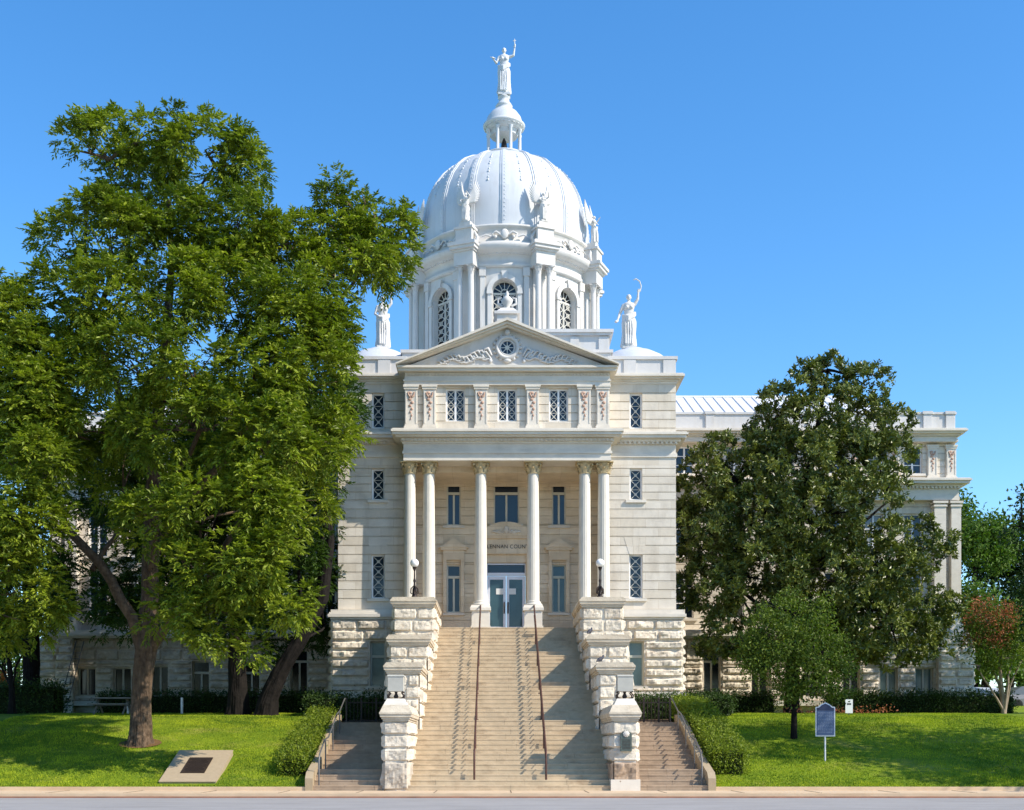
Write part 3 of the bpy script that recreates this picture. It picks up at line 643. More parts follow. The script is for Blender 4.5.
for k in range(8):
    a = 22.5+45*k; Mz = lambda r_, z: Matrix.Translation(ringp(a, r_, z)) @ Matrix.Rotation(R(a),4,'Z')
    m = MB(); 
    m.box(-.75,.75,-.5,1.0,0,.35,M=Mz(6.1,24.15)); m.box(-.68,.68,-.42,1.0,.35,.72,M=Mz(6.1,24.15))
    m.box(-.62,.62,-.30,1.0,0,.80,M=Mz(6.1,30.1)); m.box(-.70,.70,-.40,1.0,.80,.92,M=Mz(6.1,30.1)); m.box(-.80,.80,-.55,1.0,.92,1.10,M=Mz(6.1,30.1)); m.box(-.88,.88,-.64,1.0,1.10,1.26,M=Mz(6.1,30.1)); m.box(-.8,.8,-.55,1.0,1.26,1.34,M=Mz(6.1,30.1))
    m.box(-.52,.52,-.28,.9,1.34,2.15,M=Mz(6.1,30.1)); m.box(-.60,.60,-.36,.9,2.15,2.28,M=Mz(6.1,30.1)); m.box(-.36,.36,-.14,.7,2.28,2.62,M=Mz(6.1,30.1))
    for s_ in (-1,1): m.tube([(s_*.62,.1,1.4),(s_*.74,.1,1.65),(s_*.58,.1,1.95),(s_*.50,.1,2.15)], [.10,.12,.08,.05], 6, M=Mz(6.1,30.1))
    m.box(-.45,.45,.5,.72,.72,5.95,M=Mz(6.1,24.15))
    B(m, 'drum_pier', M_WHITE)
    for s_ in (-1,1):
        c = Mz(6.1,24.87) @ Vector((s_*.36,0,0)); col = fluted(.19,.165,4.55,(c.x,c.y,c.z+.14),16); o = B(col, 'drum_column', M_WHITE)
        b = MB(); b.lathe([(.27,0),(.27,.06),(.22,.10),(.21,.14)],tuple(c),n=16); b.build('column_base', M_WHITE, o)
        capital(.17,.52,(c.x,c.y,c.z+4.69),2,6).build('capital', M_WHITE, o)
    # arched window in the bay (angle a-22.5)
    w = 45*k; Mw = lambda r_, z: Matrix.Translation(ringp(w, r_, z)) @ Matrix.Rotation(R(w),4,'Z'); hw = RW*math.sin(R(WA))
    m = MB(); zc = 28.65
    outl = [(-hw-.02,25.2),(hw+.02,25.2)]+[((hw+.02)*math.cos(t*PI/16), zc+(hw+.02)*math.sin(t*PI/16)) for t in range(17)]
    m.prism(outl, -.02, 0, M=Mw(RW-.40,0)); g = B(m, 'drum_window', M_DARKG)
    l = MB(); MM = Mw(RW-.36,0)
    def lb(p, q, t=.05): 
        a_ = MM @ Vector((p[0],0,p[1])); b_ = MM @ Vector((q[0],0,q[1])); nrm = MM.to_3x3() @ Vector((0,1,0)); l.beam(a_, b_, t, .06, up=nrm)
    for s_ in (-1,1): lb((s_*(hw-.03),25.2),(s_*(hw-.03),zc),.06); lb((s_*.04,25.2),(s_*.04,zc),.05)
    lb((-hw,25.25),(hw,25.25),.1); lb((-hw,zc),(hw,zc),.12)
    for s_ in (-1,1):
        xa, xb = sorted((s_*.07, s_*(hw-.05))); n = 7; hh = (zc-25.3)/n; xm = (xa+xb)/2
        for i in range(n):
            z0 = 25.3+i*hh; lb((xa,z0),(xb,z0+hh),.036); lb((xb,z0),(xa,z0+hh),.036)
            for t in range(6): lb((xm+.13*math.cos(t*PI/3),z0+hh/2+.13*math.sin(t*PI/3)),(xm+.13*math.cos((t+1)*PI/3),z0+hh/2+.13*math.sin((t+1)*PI/3)),.032)
    for t in range(16):
        t0, t1 = t*PI/16, (t+1)*PI/16
        lb(((hw-.03)*math.cos(t0),zc+(hw-.03)*math.sin(t0)),((hw-.03)*math.cos(t1),zc+(hw-.03)*math.sin(t1)),.07)
        lb((.22*math.cos(t0),zc+.05+.22*math.sin(t0)),(.22*math.cos(t1),zc+.05+.22*math.sin(t1)),.05)
    for t in range(1,6): lb((.2*math.cos(t*PI/6),zc+.2*math.sin(t*PI/6)),(hw*math.cos(t*PI/6),zc+hw*math.sin(t*PI/6)),.035)
    l.build('lattice', M_LAT, g)
    # raised surround, imposts, keystone and flanking pilasters
    m = MB(); MM = Mw(RW*math.cos(R(WA))+.02,0)
    for t in range(16):
        t0, t1 = t*PI/16, (t+1)*PI/16; r0, r1 = hw+.03, hw+.30
        m.prism([(r0*math.cos(t0),zc+r0*math.sin(t0)),(r1*math.cos(t0),zc+r1*math.sin(t0)),(r1*math.cos(t1),zc+r1*math.sin(t1)),(r0*math.cos(t1),zc+r0*math.sin(t1))], -.14, .15, M=MM)
    for s_ in (-1,1):
        xa, xb = sorted((s_*(hw+.03), s_*(hw+.26))); m.box(xa,xb,-.12,.2,25.1,zc-.14,M=MM); m.box(xa-.05,xb+.05,-.18,.2,zc-.14,zc,M=MM)
        xa, xb = sorted((s_*1.16, s_*1.46)); m.box(xa,xb,-.05,.3,24.9,29.6,M=MM); m.box(xa-.05,xb+.05,-.10,.3,29.6,30.1,M=MM)
    m.frustum(-.16,.16,-.2,.2,zc+hw+.0,zc+hw+.42,-.05,0) if False else None
    m.prism([(-.12,zc+hw),(.12,zc+hw),(.20,zc+hw+.45),(-.20,zc+hw+.45)],-.24,.1,M=MM)
    B(m, 'drum_window_surround', M_WHITE)
    # carved crest on the parapet over the bay
    m = MB(); MM = Mw(5.72,31.6)
    m.ball((0,0,.42),.24,.09,.30,10,7,M=MM)
    for s_ in (-1,1):
        m.tube([(s_*.22,.02,.35),(s_*.50,.02,.55),(s_*.75,.02,.42),(s_*.66,.02,.28)],[.06,.07,.06,.04],6,M=MM); m.tube([(s_*.8,.03,.25),(s_*1.1,.03,.36),(s_*1.4,.04,.24)],[.05,.06,.03],6,M=MM)
        m.ball((s_*.55,.02,.25),.10,.05,.09,8,5,M=MM)
    B(m, 'carved_crest', M_WHITE)
m = MB(); m.lathe([(4.9,24.2),(4.9,30.2)],(DX,DY,0),n=48); B(m, 'drum_core', M_DARKG)
# ---- the dome
prof = [(5.33,32.6),(5.37,33.4),(5.36,34.2),(5.22,35.15),(4.98,35.95),(4.62,36.7),(4.12,37.4),(3.5,37.98),(2.8,38.38),(2.05,38.66),(1.4,38.80)]
dome = rings(prof, 'dome', M_DOME)
def dome_r(z):
    for (r0,z0),(r1,z1) in zip(prof, prof[1:]):
        if z0 <= z <= z1: return r0+(r1-r0)*(z-z0)/(z1-z0)
    return prof[-1][0]
for k in range(16):
    a = k*22.5; m = MB()
    for (w_, o_) in ((.28,.05),(.15,.11)):
        vs = []; 
        for (r, z) in prof:
            f = .35+.65*min(1, r/4.5)
            for (s_, oo) in ((-1,-.05),(-1,o_),(1,o_),(1,-.05)):
                p = ringp(a, r+oo*.8, z+oo*.6*(1-r/5.4)); t = Vector((math.cos(R(a)), math.sin(R(a)), 0)); vs.append(p+t*s_*w_*f/1.0*.9)
        n = len(prof); m.add(vs, [(4*i+j, 4*i+j+1, 4*i+j+5, 4*i+j+4) for i in range(n-1) for j in range(3)])
    for i in range(22):       # bead studs up the rib
        z = 33.0+i*(38.6-33.0)/22; r = dome_r(z); m.ball(tuple(ringp(a, r+.085, z)), .042,.042,.05,6,4)
    m.build('rib', M_DOME, dome)
    m = MB(); a2 = a+11.25      # drop garland on each panel
    for i in range(12):
        z = 37.75-i*.2; r = dome_r(z); s_ = .05+.05*((i*7)%3)/2
        m.ball(tuple(ringp(a2, r-.02, z)), s_*.8,s_*.8,s_*1.1,6,4)
    for s_ in ():
        for i in range(3): m.ball(tuple(ringp(a2+s_*(1.6+1.7*i), dome_r(37.75-.1*i)-.06, 37.7-.12*(i%2))), .09,.08,.06,6,4)
    m.build('garland', M_DOME, dome)
# ---- the lantern
m = MB(); m.lathe([(1.55,38.6),(1.55,38.72),(1.38,38.78),(1.33,38.85),(1.33,39.08),(1.42,39.13),(1.42,39.20),(.2,39.22)],(DX,DY,0),n=40)
lant = B(m, 'lantern', M_DOME)
m = MB(); m.lathe([(r_,z_-.17) for r_,z_ in [(.94,40.98),(1.14,41.04),(1.18,41.2),(1.32,41.28),(1.35,41.4),(1.22,41.45),(1.19,41.55),(1.08,41.90),(.86,42.2),(.60,42.40),(.50,42.46),(.50,42.6),(.55,42.65),(.46,42.8),(.36,42.9),(.32,43.15),(.40,43.22),(.36,43.3),(.001,43.31)]],(DX,DY,0),n=40)
for k in range(24):
    m.box(-.05,.05,-.06,.06,0,.1,M=Matrix.Translation(ringp(k*15,1.20,41.01)) @ Matrix.Rotation(R(k*15),4,'Z'))
m.lathe([(.96,40.82),(.88,40.63),(.86,40.55)],(DX,DY,0),n=30)
m.build('lantern_cap', M_DOME, lant)
for k in range(8):
    p = ringp(k*45+22.5, 1.08, 39.21); c_ = MB(); c_.lathe([(.15,0),(.15,.08),(.105,.12),(.095,1.45),(.13,1.51),(.15,1.62)],tuple(p),n=12); c_.build('lantern_column', M_DOME, lant)
m = MB(); m.lathe([(.12,39.2),(.10,39.7),(.20,39.85),(.17,40.15),(.05,40.45)],(DX,DY,0),n=12); m.build('bell', M_IRON, lant)
# ================================================================ statues
def remeshed(mb, name, m, vox, parent=None, loc=(0,0,0), rz=0, sc=1, label=None, cat=None, group=None, smooth=.0):
    o = mb.build(name, m, None)
    md = o.modifiers.new('r', 'REMESH'); md.mode = 'VOXEL'; md.voxel_size = vox; md.use_smooth_shade = True
    s_ = o.modifiers.new('s', 'SMOOTH'); s_.iterations = 2; s_.factor = .5
    bpy.context.view_layer.update()
    me = bpy.data.meshes.new_from_object(o.evaluated_get(bpy.context.evaluated_depsgraph_get())); me.name = name
    o.modifiers.clear(); o.data = me; me.materials.clear(); me.materials.append(m)
    o.location = loc; o.rotation_euler = (0,0,rz); o.scale = (sc,)*3
    if parent: o.parent = parent
    return tag(o, label, cat, group)
def lady(pose, wings=False):
    """robed figure about 1 unit tall facing -Y, one continuous body"""
    b = MB(); ph = random.random()*6
    fold = lambda t, z: 1+ (.13*math.sin(9*t+ph+z*4)+.07*math.sin(5*t+ph*2-z*7))*max(0, 1-z/.62)
    sway = .02
    b.lathe([(.12,0),(.145,.01),(.135,.10),(.128,.25),(.136,.40),(.138,.48),(.118,.54),(.088,.60)], (0,0,0), n=40, mod=fold, sy=.85)
    b.lathe([(.10,.56),(.082,.62),(.088,.68),(.104,.74),(.112,.79),(.095,.825),(.045,.845),(.030,.86),(.028,.89)], (0,0,0), n=24, sy=.68)
    for s_ in (-1,1): b.ball((s_*.042,-.055,.74), .036,.034,.036,10,7)
    # draped overfold across the hips
    for k in range(5): b.tube([(-.13,-.03,.50+.025*k),(-.02,-.13,.47+.018*k),(.08,-.10,.54+.02*k),(.13,-.0,.60+.015*k)], [.014,.02,.018,.01], 7)
    for k in range(4): b.tube([(.05-.04*k,-.115,.47),(.06-.045*k,-.128,.30),(.045-.04*k,-.13,.03)], [.010,.016,.018], 6)
    b.ball((0,-.002,.935), .043,.05,.058,14,10); b.ball((0,.018,.955), .048,.048,.046,12,8); b.ball((0,.06,.95), .026,.026,.026,8,6)   # head, hair, bun
    b.ball((0,-.052,.928), .009,.014,.018,6,5); b.ball((0,-.040,.900), .018,.014,.012,6,5); 
    for s_ in (-1,1): b.ball((s_*.044,.0,.93), .010,.012,.016,6,5)
    def arm(s_, pts, hand=True):
        sh = Vector((s_*.100,0,.795)); P = [sh]+[Vector(p) for p in pts]
        b.tube([sh-Vector((s_*.03,0,.01))]+P, [.036,.036,.028,.018][:len(P)+1] if len(P) == 3 else [.034]*(len(P)+1), 10)
        h = P[-1]; d = (P[-1]-P[-2]).normalized(); b.ball(tuple(h+d*.012), .021,.017,.024,8,6)
        n = d.cross(Vector((0,1,0))); n = n.normalized() if n.length > .01 else Vector((1,0,0))
        for k in range(4): q = h+d*.025+n*(k-1.5)*.010; b.tube([q, q+d*.022+Vector((0,-.006,0)), q+d*.032+Vector((0,-.016,0))], [.0065,.006,.0045], 5)
        b.tube([h+n*.016, h+n*.030+d*.014, h+n*.026+d*.028], [.007,.006,.004], 5)
        return h+d*.03
    if pose == 'scales':
        h = arm(1, [(.20,-.02,.82),(.225,-.03,.99)]); b.tube([h+Vector((0,-.02,-.05)), h+Vector((-.01,-.02,.14))], [.012,.010], 6)
        b.tube([h+Vector((-.045,-.02,.09)), h+Vector((.03,-.02,.10))], .009, 6)
        h = arm(-1, [(-.165,-.03,.65),(-.215,-.10,.69)]); b.tube([h+Vector((-.06,-.0,.03)), h+Vector((-.02,-.03,.0)), h+Vector((.05,.0,.0))], [.010,.013,.012], 6)
    elif pose == 'wreath':
        h = arm(1, [(.165,-.02,.90),(.175,-.03,1.03)])
        b.tube([h+Vector((.03,0,-.03)), h+Vector((.05,0,.08)), h+Vector((.02,0,.17)), h+Vector((-.05,0,.215)), h+Vector((-.10,0,.19))], [.012,.014,.014,.014,.010], 6)
        h = arm(-1, [(-.175,.0,.62),(-.215,-.05,.50)]); b.ball(tuple(h+Vector((-.02,0,-.01))), .034,.03,.026,8,6)
    elif pose == 'torch':
        h = arm(1, [(.160,-.02,.86),(.155,-.05,1.01)]); b.tube([h+Vector((0,0,-.05)), h+Vector((.01,0,.12))], [.012,.022], 6); b.ball(tuple(h+Vector((.01,0,.14))), .022,.022,.035,8,6)
        h = arm(-1, [(-.15,.0,.64),(-.10,-.12,.57)])
    elif pose == 'angel':
        h = arm(1, [(.17,-.06,.84),(.12,-.16,.93)]); h = arm(-1, [(-.18,-.05,.72),(-.12,-.15,.64)])
        for s_ in (-1,1):
            for k in range(9):   # feathers fanned from the shoulder
                t = k/8; a = R(20+t*62); L = .80*(1-.5*t); o = Vector((s_*.05,.07,.78-.03*k*.5))
                d = Vector((s_*math.sin(a)*.85, .25, math.cos(a)))
                b.tube([o, o+d*L*.5+Vector((s_*.05,.02,0)), o+d*L], [.040,.055,.014], 6)
    b.box(-.13,.13,-.12,.12,-.045,.012)
    return b
st = remeshed(lady('scales'), 'statue', M_DOME, .0075, loc=(0,80,43.13+.13), sc=3.02, label='white robed woman statue with raised arm crowning the very top of the dome lantern', cat='statue')
st = remeshed(lady('wreath'), 'statue', M_WHITE, .0085, loc=(5.83,59.6,20.44+.1), sc=2.55, label='white robed statue raising a curved wreath on the saucer dome beside the roof house', cat='statue')
st = remeshed(lady('torch'), 'statue', M_WHITE, .0085, loc=(-5.90,59.6,20.44+.1), rz=R(12), sc=2.45, label='white robed statue with one arm up on the saucer dome nearest the big pecan tree', cat='statue')
ang = {-67.5:'winged angel statue on the dome rim half hidden by the pecan tree', -22.5:'winged angel statue on the dome rim, left one of the two facing front', 22.5:'winged angel statue on the dome rim, right one of the two facing front', 67.5:'winged angel statue on the dome rim outlined against the sky at the far right side'}
a0 = None
for a, lb_ in ang.items():
    p = ringp(a, 6.05, 32.80)
    if a0 is None: a0 = remeshed(lady('angel'), 'angel_statue', M_WHITE, .009, loc=p, rz=R(a), sc=1.72, label=lb_, cat='statue', group='winged statues round the dome'); continue
    c = a0.copy(); C.objects.link(c); c.location = p; c.rotation_euler = (0,0,R(a)); c['label'] = lb_

# ================================================================ grand staircase
NR = 38; ZT = 6.78; YS0, YS1 = 42.5, 55.6; TR = (YS1-YS0)/NR; RI = ZT/NR
def stair_z(y): return max(0, min(ZT, (y-YS0)/(YS1-YS0)*ZT))
GS = empty('grand_staircase', (0,0,0), 0, 'long flight of tan stone steps between stepped rock-faced piers rising to the portico', 'staircase')
def steps_mesh(n, rise, tread, y0, z0, x0, x1, nose=.010, joints=None):
    m = MB(); y, z = y0, z0
    for k in range(n):
        ya = y0+k*tread; zt = z0+(k+1)*rise
        xs = [x0]+[x0+(x1-x0)*(i+random.uniform(-.25,.25)+.5)/3 for i in range(3)]+[x1]
        for a, b in zip(xs, xs[1:]):
            g = random.uniform(-.004,.004); e = .004
            m.box(a+e, b-e, ya-nose+g, ya+tread+.02, zt-.045, zt+random.uniform(-.003,.003))
            m.box(a+.002, b-.002, ya+g, ya+tread+.06, zt-rise-.03 if k else z0-.2, zt-.046)
    return m
steps_mesh(NR, RI, TR, YS0, 0, -3.66, 3.66).build('steps', M_STEP, GS)
m = MB(); m.prism([(0,0),(1,0),(1,1)], 0, 1); m = MB()
m.add([(-3.6,YS0+.3,-.3),(3.6,YS0+.3,-.3),(3.6,YS1+.5,-.3),(-3.6,YS1+.5,-.3),(-3.6,YS1+.5,ZT-.25),(3.6,YS1+.5,ZT-.25)], [(0,3,2,1),(0,1,5,4),(2,3,4,5),(0,4,3),(1,2,5)]); m.build('stair_core', M_STEP2, GS)
# tiers: front y, back y, x inner, x outer, top z, courses
TIERS = [(42.3,46.25,3.45,4.34,2.92),(46.2,49.25,3.30,4.56,4.62),(49.2,52.05,3.16,4.72,5.92),(52.0,57.0,3.08,4.80,7.74)]
for sx in (-1, 1):
    rk = Rock(.065); core = MB(); capm = MB(); rough = Rock(.065)
    for i, (ya, yb, xi, xo, zt) in enumerate(TIERS):
        a, b = sorted((sx*xi, sx*xo)); ch = .42 if i else .56; zc = zt-ch; yf = ya+.12
        core.box(a+.08, b-.08, yf+.08, yb+.3, -.1, zc)
        # rock faces: front, inner side, outer side
        z0f = 0.0 if i == 0 else TIERS[i-1][4]-.12
        if i == 0:
            tgt = rough; tgt.wall((a,yf+.08,0),(1,0,0),(0,-1,0), b-a, 0, .98, 1.0, 2, (), .10, 5+sx)
            rk.wall((a,yf+.08,0),(1,0,0),(0,-1,0), b-a, .98, zc, .46, 1.4, (), .06, 6+sx)
            for (xx, u, o_) in ((b,(0,1,0),yf+.08), (a,(0,-1,0),yb)):
                nn = (1,0,0) if u[1] > 0 else (-1,0,0)
                rough.wall((xx,o_,0),u,nn, yb-yf-.08 if u[1] > 0 else yb-yf-.08, 0, .98, 1.0, 1.3, (), .06, 7)
                rk.wall((xx,o_,0),u,nn, yb-yf-.08, .98, zc, .46, 1.0, (), .07, 8+sx)
        else:
            rk.wall((a,yf+.08,0),(1,0,0),(0,-1,0), b-a, z0f, zc, .50, .8, (), .075, 10*i+sx)
            for (xx, u, o_) in ((b,(0,1,0),yf+.08), (a,(0,-1,0),yb)):
                nn = (1,0,0) if u[1] > 0 else (-1,0,0)
                inner = (sx > 0) == (u[1] < 0); zlo = max(0, stair_z(ya)-.4) if inner else (1.4 if i > 1 else .6)
                rk.wall((xx,o_,0),u,nn, yb-yf-.08, zlo, zc, .50, .95, (), .075, 11*i+sx)
        # moulded cap
        z = zc; ov = ((.00,.07),(.04,.07),(.08,.10),(.11,.06)); 
        for (p, h) in ov:
            if p == .08: capm.frustum(a-p, b+p, ya+.12-p, yb+.22, z, z+h, -.02, 0)
            else: capm.box(a-p, b+p, ya+.12-p, yb+.2, z, z+h)
            z += h
        capm.frustum(a-.10, b+.10, ya+.02, yb+.2, z, zt, .10, .0) if i else capm.frustum(a-.10, b+.10, ya+.02, yb+.2, z, zt, .12)
    core.build('pier_core', M_ROCK, GS); rk.build('pier_rockface', M_ROCK, GS); rough.build('pier_foot_stone', M_ROCKG if sx > 0 else M_ROCKL, GS); capm.build('pier_coping', M_PIER, GS)
m = MB(); m.box(3.40,4.40,42.36,43.2,0,.38); m.build('pier_footing', M_TRIM, GS)
# arched plaque on the right foot pier
m = MB(); x = 3.92; yq = 42.40
m.prism([(x-.19,1.34),(x+.19,1.34),(x+.19,1.86)]+[(x+.19*math.cos(t*PI/10),1.86+.19*math.sin(t*PI/10)) for t in range(1,10)]+[(x-.19,1.86)], yq-.05, yq+.12)
pl = tag(m.build('plaque', M_GREENB), 'dark arched metal plaque with a pale rosette on the right foot pier of the stairs', 'plaque')
m = MB(); m.ball((x,yq-.06,1.93),.10,.04,.10,12,7)
for k in range(10): m.ball((x+.09*math.cos(k*PI/5),yq-.06,1.93+.09*math.sin(k*PI/5)),.03,.025,.03,6,4)
m.build('rosette', M_TRIM, pl)
m = MB()
for k in range(7): m.box(x-.14,x+.14,yq-.058,yq-.05,1.42+.05*k,1.435+.05*k)
m.build('inscription_lines', M_BRONZE, pl)

# lamps on the upper piers
def lamp(x, y, z, label):
    t = empty('lamp_post', (x,y,z), 0, label, 'lamp', 'globe lamps flanking the portico')
    m = MB(); m.lathe([(.17,0),(.17,.06),(.11,.1),(.13,.18),(.08,.28),(.055,.4),(.09,.5),(.05,.58),(.04,.75),(.06,.85),(.035,.95),(.03,1.25),(.05,1.32),(.08,1.38),(.09,1.44)],(0,0,0),n=16)
    for k in range(4):
        a = k*PI/2+.5; d = Vector((math.cos(a),math.sin(a),0)); m.tube([d*.05+Vector((0,0,.62)), d*.16+Vector((0,0,.5)), d*.17+Vector((0,0,.32)), d*.08+Vector((0,0,.25))],[.02,.028,.03,.015],6)
    m.build('post', M_IRON, t)
    m = MB(); m.ball((0,0,1.60),.185,.185,.185,20,12); m.build('globe', M_GLOBE, t)
    return t
lamp(-3.97,53.2,7.72,'white globe lamp on ornate dark post on the stair pier nearer the big pecan')
lamp(3.93,53.2,7.72,'white globe lamp on ornate dark post on the stair pier nearer the blue marker sign')
# pale blocks on iron feet on the foot piers
for sx, lb_ in ((-1,'smooth pale stone box on dark iron scroll feet atop the left foot pier'),(1,'smooth pale stone box on dark iron scroll feet atop the plaqued right foot pier')):
    x = sx*3.93; t = empty('pier_box', (x,43.0,2.92), 0, lb_, 'ornament', 'boxes on the foot piers')
    m = MB(); m.frustum(-.40,.40,-.42,.42,0,.13,.06); m.frustum(-.33,.33,-.34,.34,.13,.22,.04); m.build('plinth', M_TRIM, t)
    for (i, j) in ((-1,-1),(1,-1),(-1,1),(1,1)):
        f = MB(); f.tube([(i*.13,j*.13,.22),(i*.26,j*.26,.25),(i*.27,j*.27,.34),(i*.2,j*.2,.42),(i*.26,j*.26,.47)],[.02,.03,.028,.022,.03],6); f.build('foot', M_IRON, t)
    f = MB(); f.lathe([(.05,.22),(.09,.3),(.04,.4),(.06,.47)],(0,0,0),n=8); f.build('foot', M_IRON, t)
    m = MB(); m.box(-.265,.265,-.265,.265,.47,.98); m.frustum(-.285,.285,-.285,.285,.98,1.04,.02); m.build('box', M_BOX, t)
# pigeons
def pigeon(p, rz, label):
    b = MB(); b.ball((0,0,.13),.16,.075,.085,12,8,M=Matrix.Rotation(R(-25),4,'Y')); b.ball((.13,0,.25),.045,.04,.045,10,7)
    b.tube([(.08,0,.17),(.12,0,.24)],[.055,.035],8); b.tube([(.16,0,.25),(.21,0,.24)],[.016,.004],6); b.tube([(-.1,0,.10),(-.26,0,.03)],[.05,.03],8)
    for s_ in (-1,1): b.tube([(.0,s_*.03,.08),(.01,s_*.03,0)],[.012,.010],5); b.tube([(.01,s_*.03,.008),(.05,s_*.03,.006)],[.009,.006],5); b.tube([(.05,s_*.06,.18),(-.16,s_*.045,.10)],[.045,.02],8)
    return remeshed(b, 'pigeon', M_PIGEON, .012, loc=p, rz=rz, label=label, cat='bird', group='pigeons on the stair piers')
pigeon((3.22,49.32,5.93), R(60), 'dark pigeon on the inner corner of the second highest right stair pier')
pigeon((3.40,46.35,4.62), R(45), 'dark pigeon on the coping of the right stair pier just above the plaqued one')

# handrails
def handrail(xt, xb, label, group):
    t = empty('handrail', ((xt+xb)/2,0,0), 0, label, 'handrail', group); X0 = (xt+xb)/2
    ya, yb = 43.0, 55.9; n = 6
    top = lambda y: (xb+(xt-xb)*(y-ya)/(yb-ya)-X0, y, (y-YS0)/(YS1-YS0)*ZT+1.0)
    m = MB(); p0 = top(ya+.3); m.tube([(top(ya)[0],ya,.35), (top(ya)[0],ya,p0[2]-.22),(p0[0],ya+.08,p0[2]-.08), p0, top(yb-.3), (top(yb)[0], yb, ZT+1.02)], .036, 8); m.build('top_rail', M_RUST, t)
    m = MB(); q0 = top(ya+.1); q1 = top(yb-.3); m.tube([(q0[0],q0[1],q0[2]-.42),(q1[0],q1[1],q1[2]-.42)], .018, 6); m.build('lower_rail', M_RUST, t)
    for k in range(1, n+1):
        y = ya+(yb-ya)*k/n; q = top(y); m = MB(); zt = q[2] if k < n else ZT+1.02; z0 = stair_z(y)-.03 if k < n else ZT
        m.tube([(q[0],y,z0),(q[0],y,zt)], .026, 8); m.lathe([(.07,0),(.07,.04),(.03,.06)],(q[0],y,z0+.03),n=10); m.build('post', M_RUST, t)
handrail(-1.19,-1.24,'rusty brown handrail down the middle of the main steps, nearer the left pier','handrails on the main steps')
handrail(1.19,1.23,'rusty brown handrail down the middle of the main steps, nearer the right pier','handrails on the main steps')

# ================================================================ side stairs
ZS = 2.46
for sx in (-1, 1):
    side = 'right' if sx > 0 else 'left'
    t = empty('side_stairs', (0,0,0), 0, f'short flight of worn concrete steps, {side} of the main stairs', 'staircase', 'short side flights')
    xi, xo = 4.3, 6.72; a, b = sorted((sx*xi, sx*xo))
    m = steps_mesh(4, .176, .36, 42.55, 0, a, b); m2 = steps_mesh(10, .176, .50, 42.55+4*.36+.9, .704, a, b)
    m.add(m2.v, m2.f); m.box(a,b,42.55+4*.36-.01,42.55+4*.36+.93,.4,.704)
    m.add([(a,43.2,-.2),(b,43.2,-.2),(b,52.5,-.2),(a,52.5,-.2),(a,49.9,2.40),(b,49.9,2.40),(b,52.5,2.42),(a,52.5,2.42)],[(0,1,5,4),(4,5,6,7),(1,2,6,5),(3,0,4,7),(2,3,7,6)])
    m.build('steps', M_STEP2, t)
    m = MB(); a, b = sorted((sx*6.72, sx*6.98)); prof = [(42.45,-.1),(42.45,.42),(42.7,.62),(44.4,1.05),(49.6,2.74),(50.6,2.8),(50.6,1.5)]
    n = len(prof); m.add([(a,y,z) for y,z in prof]+[(b,y,z) for y,z in prof], [tuple(range(n)), tuple(reversed(range(n,2*n)))]+[(i,i+n,(i+1)%n+n,(i+1)%n) for i in range(n)]); m.build('curb_wall', M_GRAN, t)
    tr = empty('stair_rail', (sx*6.55,0,0), 0, f'grey pipe handrail following the {side} side steps beside the hedge', 'handrail', 'pipe rails of the side stairs')
    m = MB(); m.tube([(0,42.75,.15),(0,42.75,1.05),(0,42.95,1.25),(0,44.2,1.75),(0,45.2,1.85),(0,47.6,2.75),(0,48.4,2.88),(0,50.0,3.42),(0,50.5,3.45),(0,50.5,2.4)], .028, 8); m.build('top_rail', M_STEEL, tr)
    for (y, z0, z1) in ((44.4,.7,1.77),(46.4,1.35,2.3),(48.4,2.0,2.88)):
        m = MB(); m.tube([(0,y,z0),(0,y,z1)], .024, 8); m.build('post', M_STEEL, tr)
    tf = empty('picket_fence', (0,51.2,ZS-.02), 0, f'thin iron picket fence closing the top of the {side} side steps', 'fence', 'picket fences over the side steps')
    x0, x1 = sorted((sx*4.95, sx*6.62)); m = MB()
    for z in (.12,.85): m.box(x0,x1,-.02,.02,z,z+.04)
    m.build('rail', M_IRON, tf)
    for k in range(12):
        x = x0+(x1-x0)*k/11; m = MB(); 
        if k % 4 == 0 or k == 11: m.box(x-.035,x+.035,-.035,.035,0,1.0); m.ball((x,0,1.03),.05); m.build('post', M_IRON, tf)
        else: m.tube([(x,0,.1),(x,0,.95),(x,0,1.02)],[.014,.014,.003],6); m.build('picket', M_IRON, tf)
# slab with bronze plaque on the lawn
def gz(x, y):
    P = [(-500,-.16),(40.0,-.16),(42.5,.0),(42.62,.12),(44.5,.70),(46,1.12),(48,1.66),(50,2.25),(53,2.75),(57,3.0),(62,3.15),(68,3.4),(76,4.0),(5000,4.0)]
    for (a, za), (b, zb) in zip(P, P[1:]):
        if a <= y <= b: return za+(zb-za)*(y-a)/(b-a)
    return 4.0
sl = empty('memorial_slab', (-11.1,44.4,.70), 0, 'tan stone slab tilted on the grass with a dark bronze tablet set in it', 'memorial')
m = MB(); Ms = Matrix.Rotation(R(20.8),4,'X'); m.box(-.97,.97,-1.5,1.5,-.05,.13,M=Ms); m.box(-.99,.99,-1.52,1.52,.13,.145,M=Ms); m.build('slab', M_GRAN, sl)
m = MB(); m.box(-.42,.42,-.75,.72,.145,.17,M=Ms); tb = m.build('tablet', M_BRONZE, sl)
m = MB()
for k in range(11):
    w = .34 if k % 3 else .26; m.box(-w,w,-.62+k*.115,-.58+k*.115,.17,.178,M=Ms)
m.build('inscription_lines', M_IRON, tb)
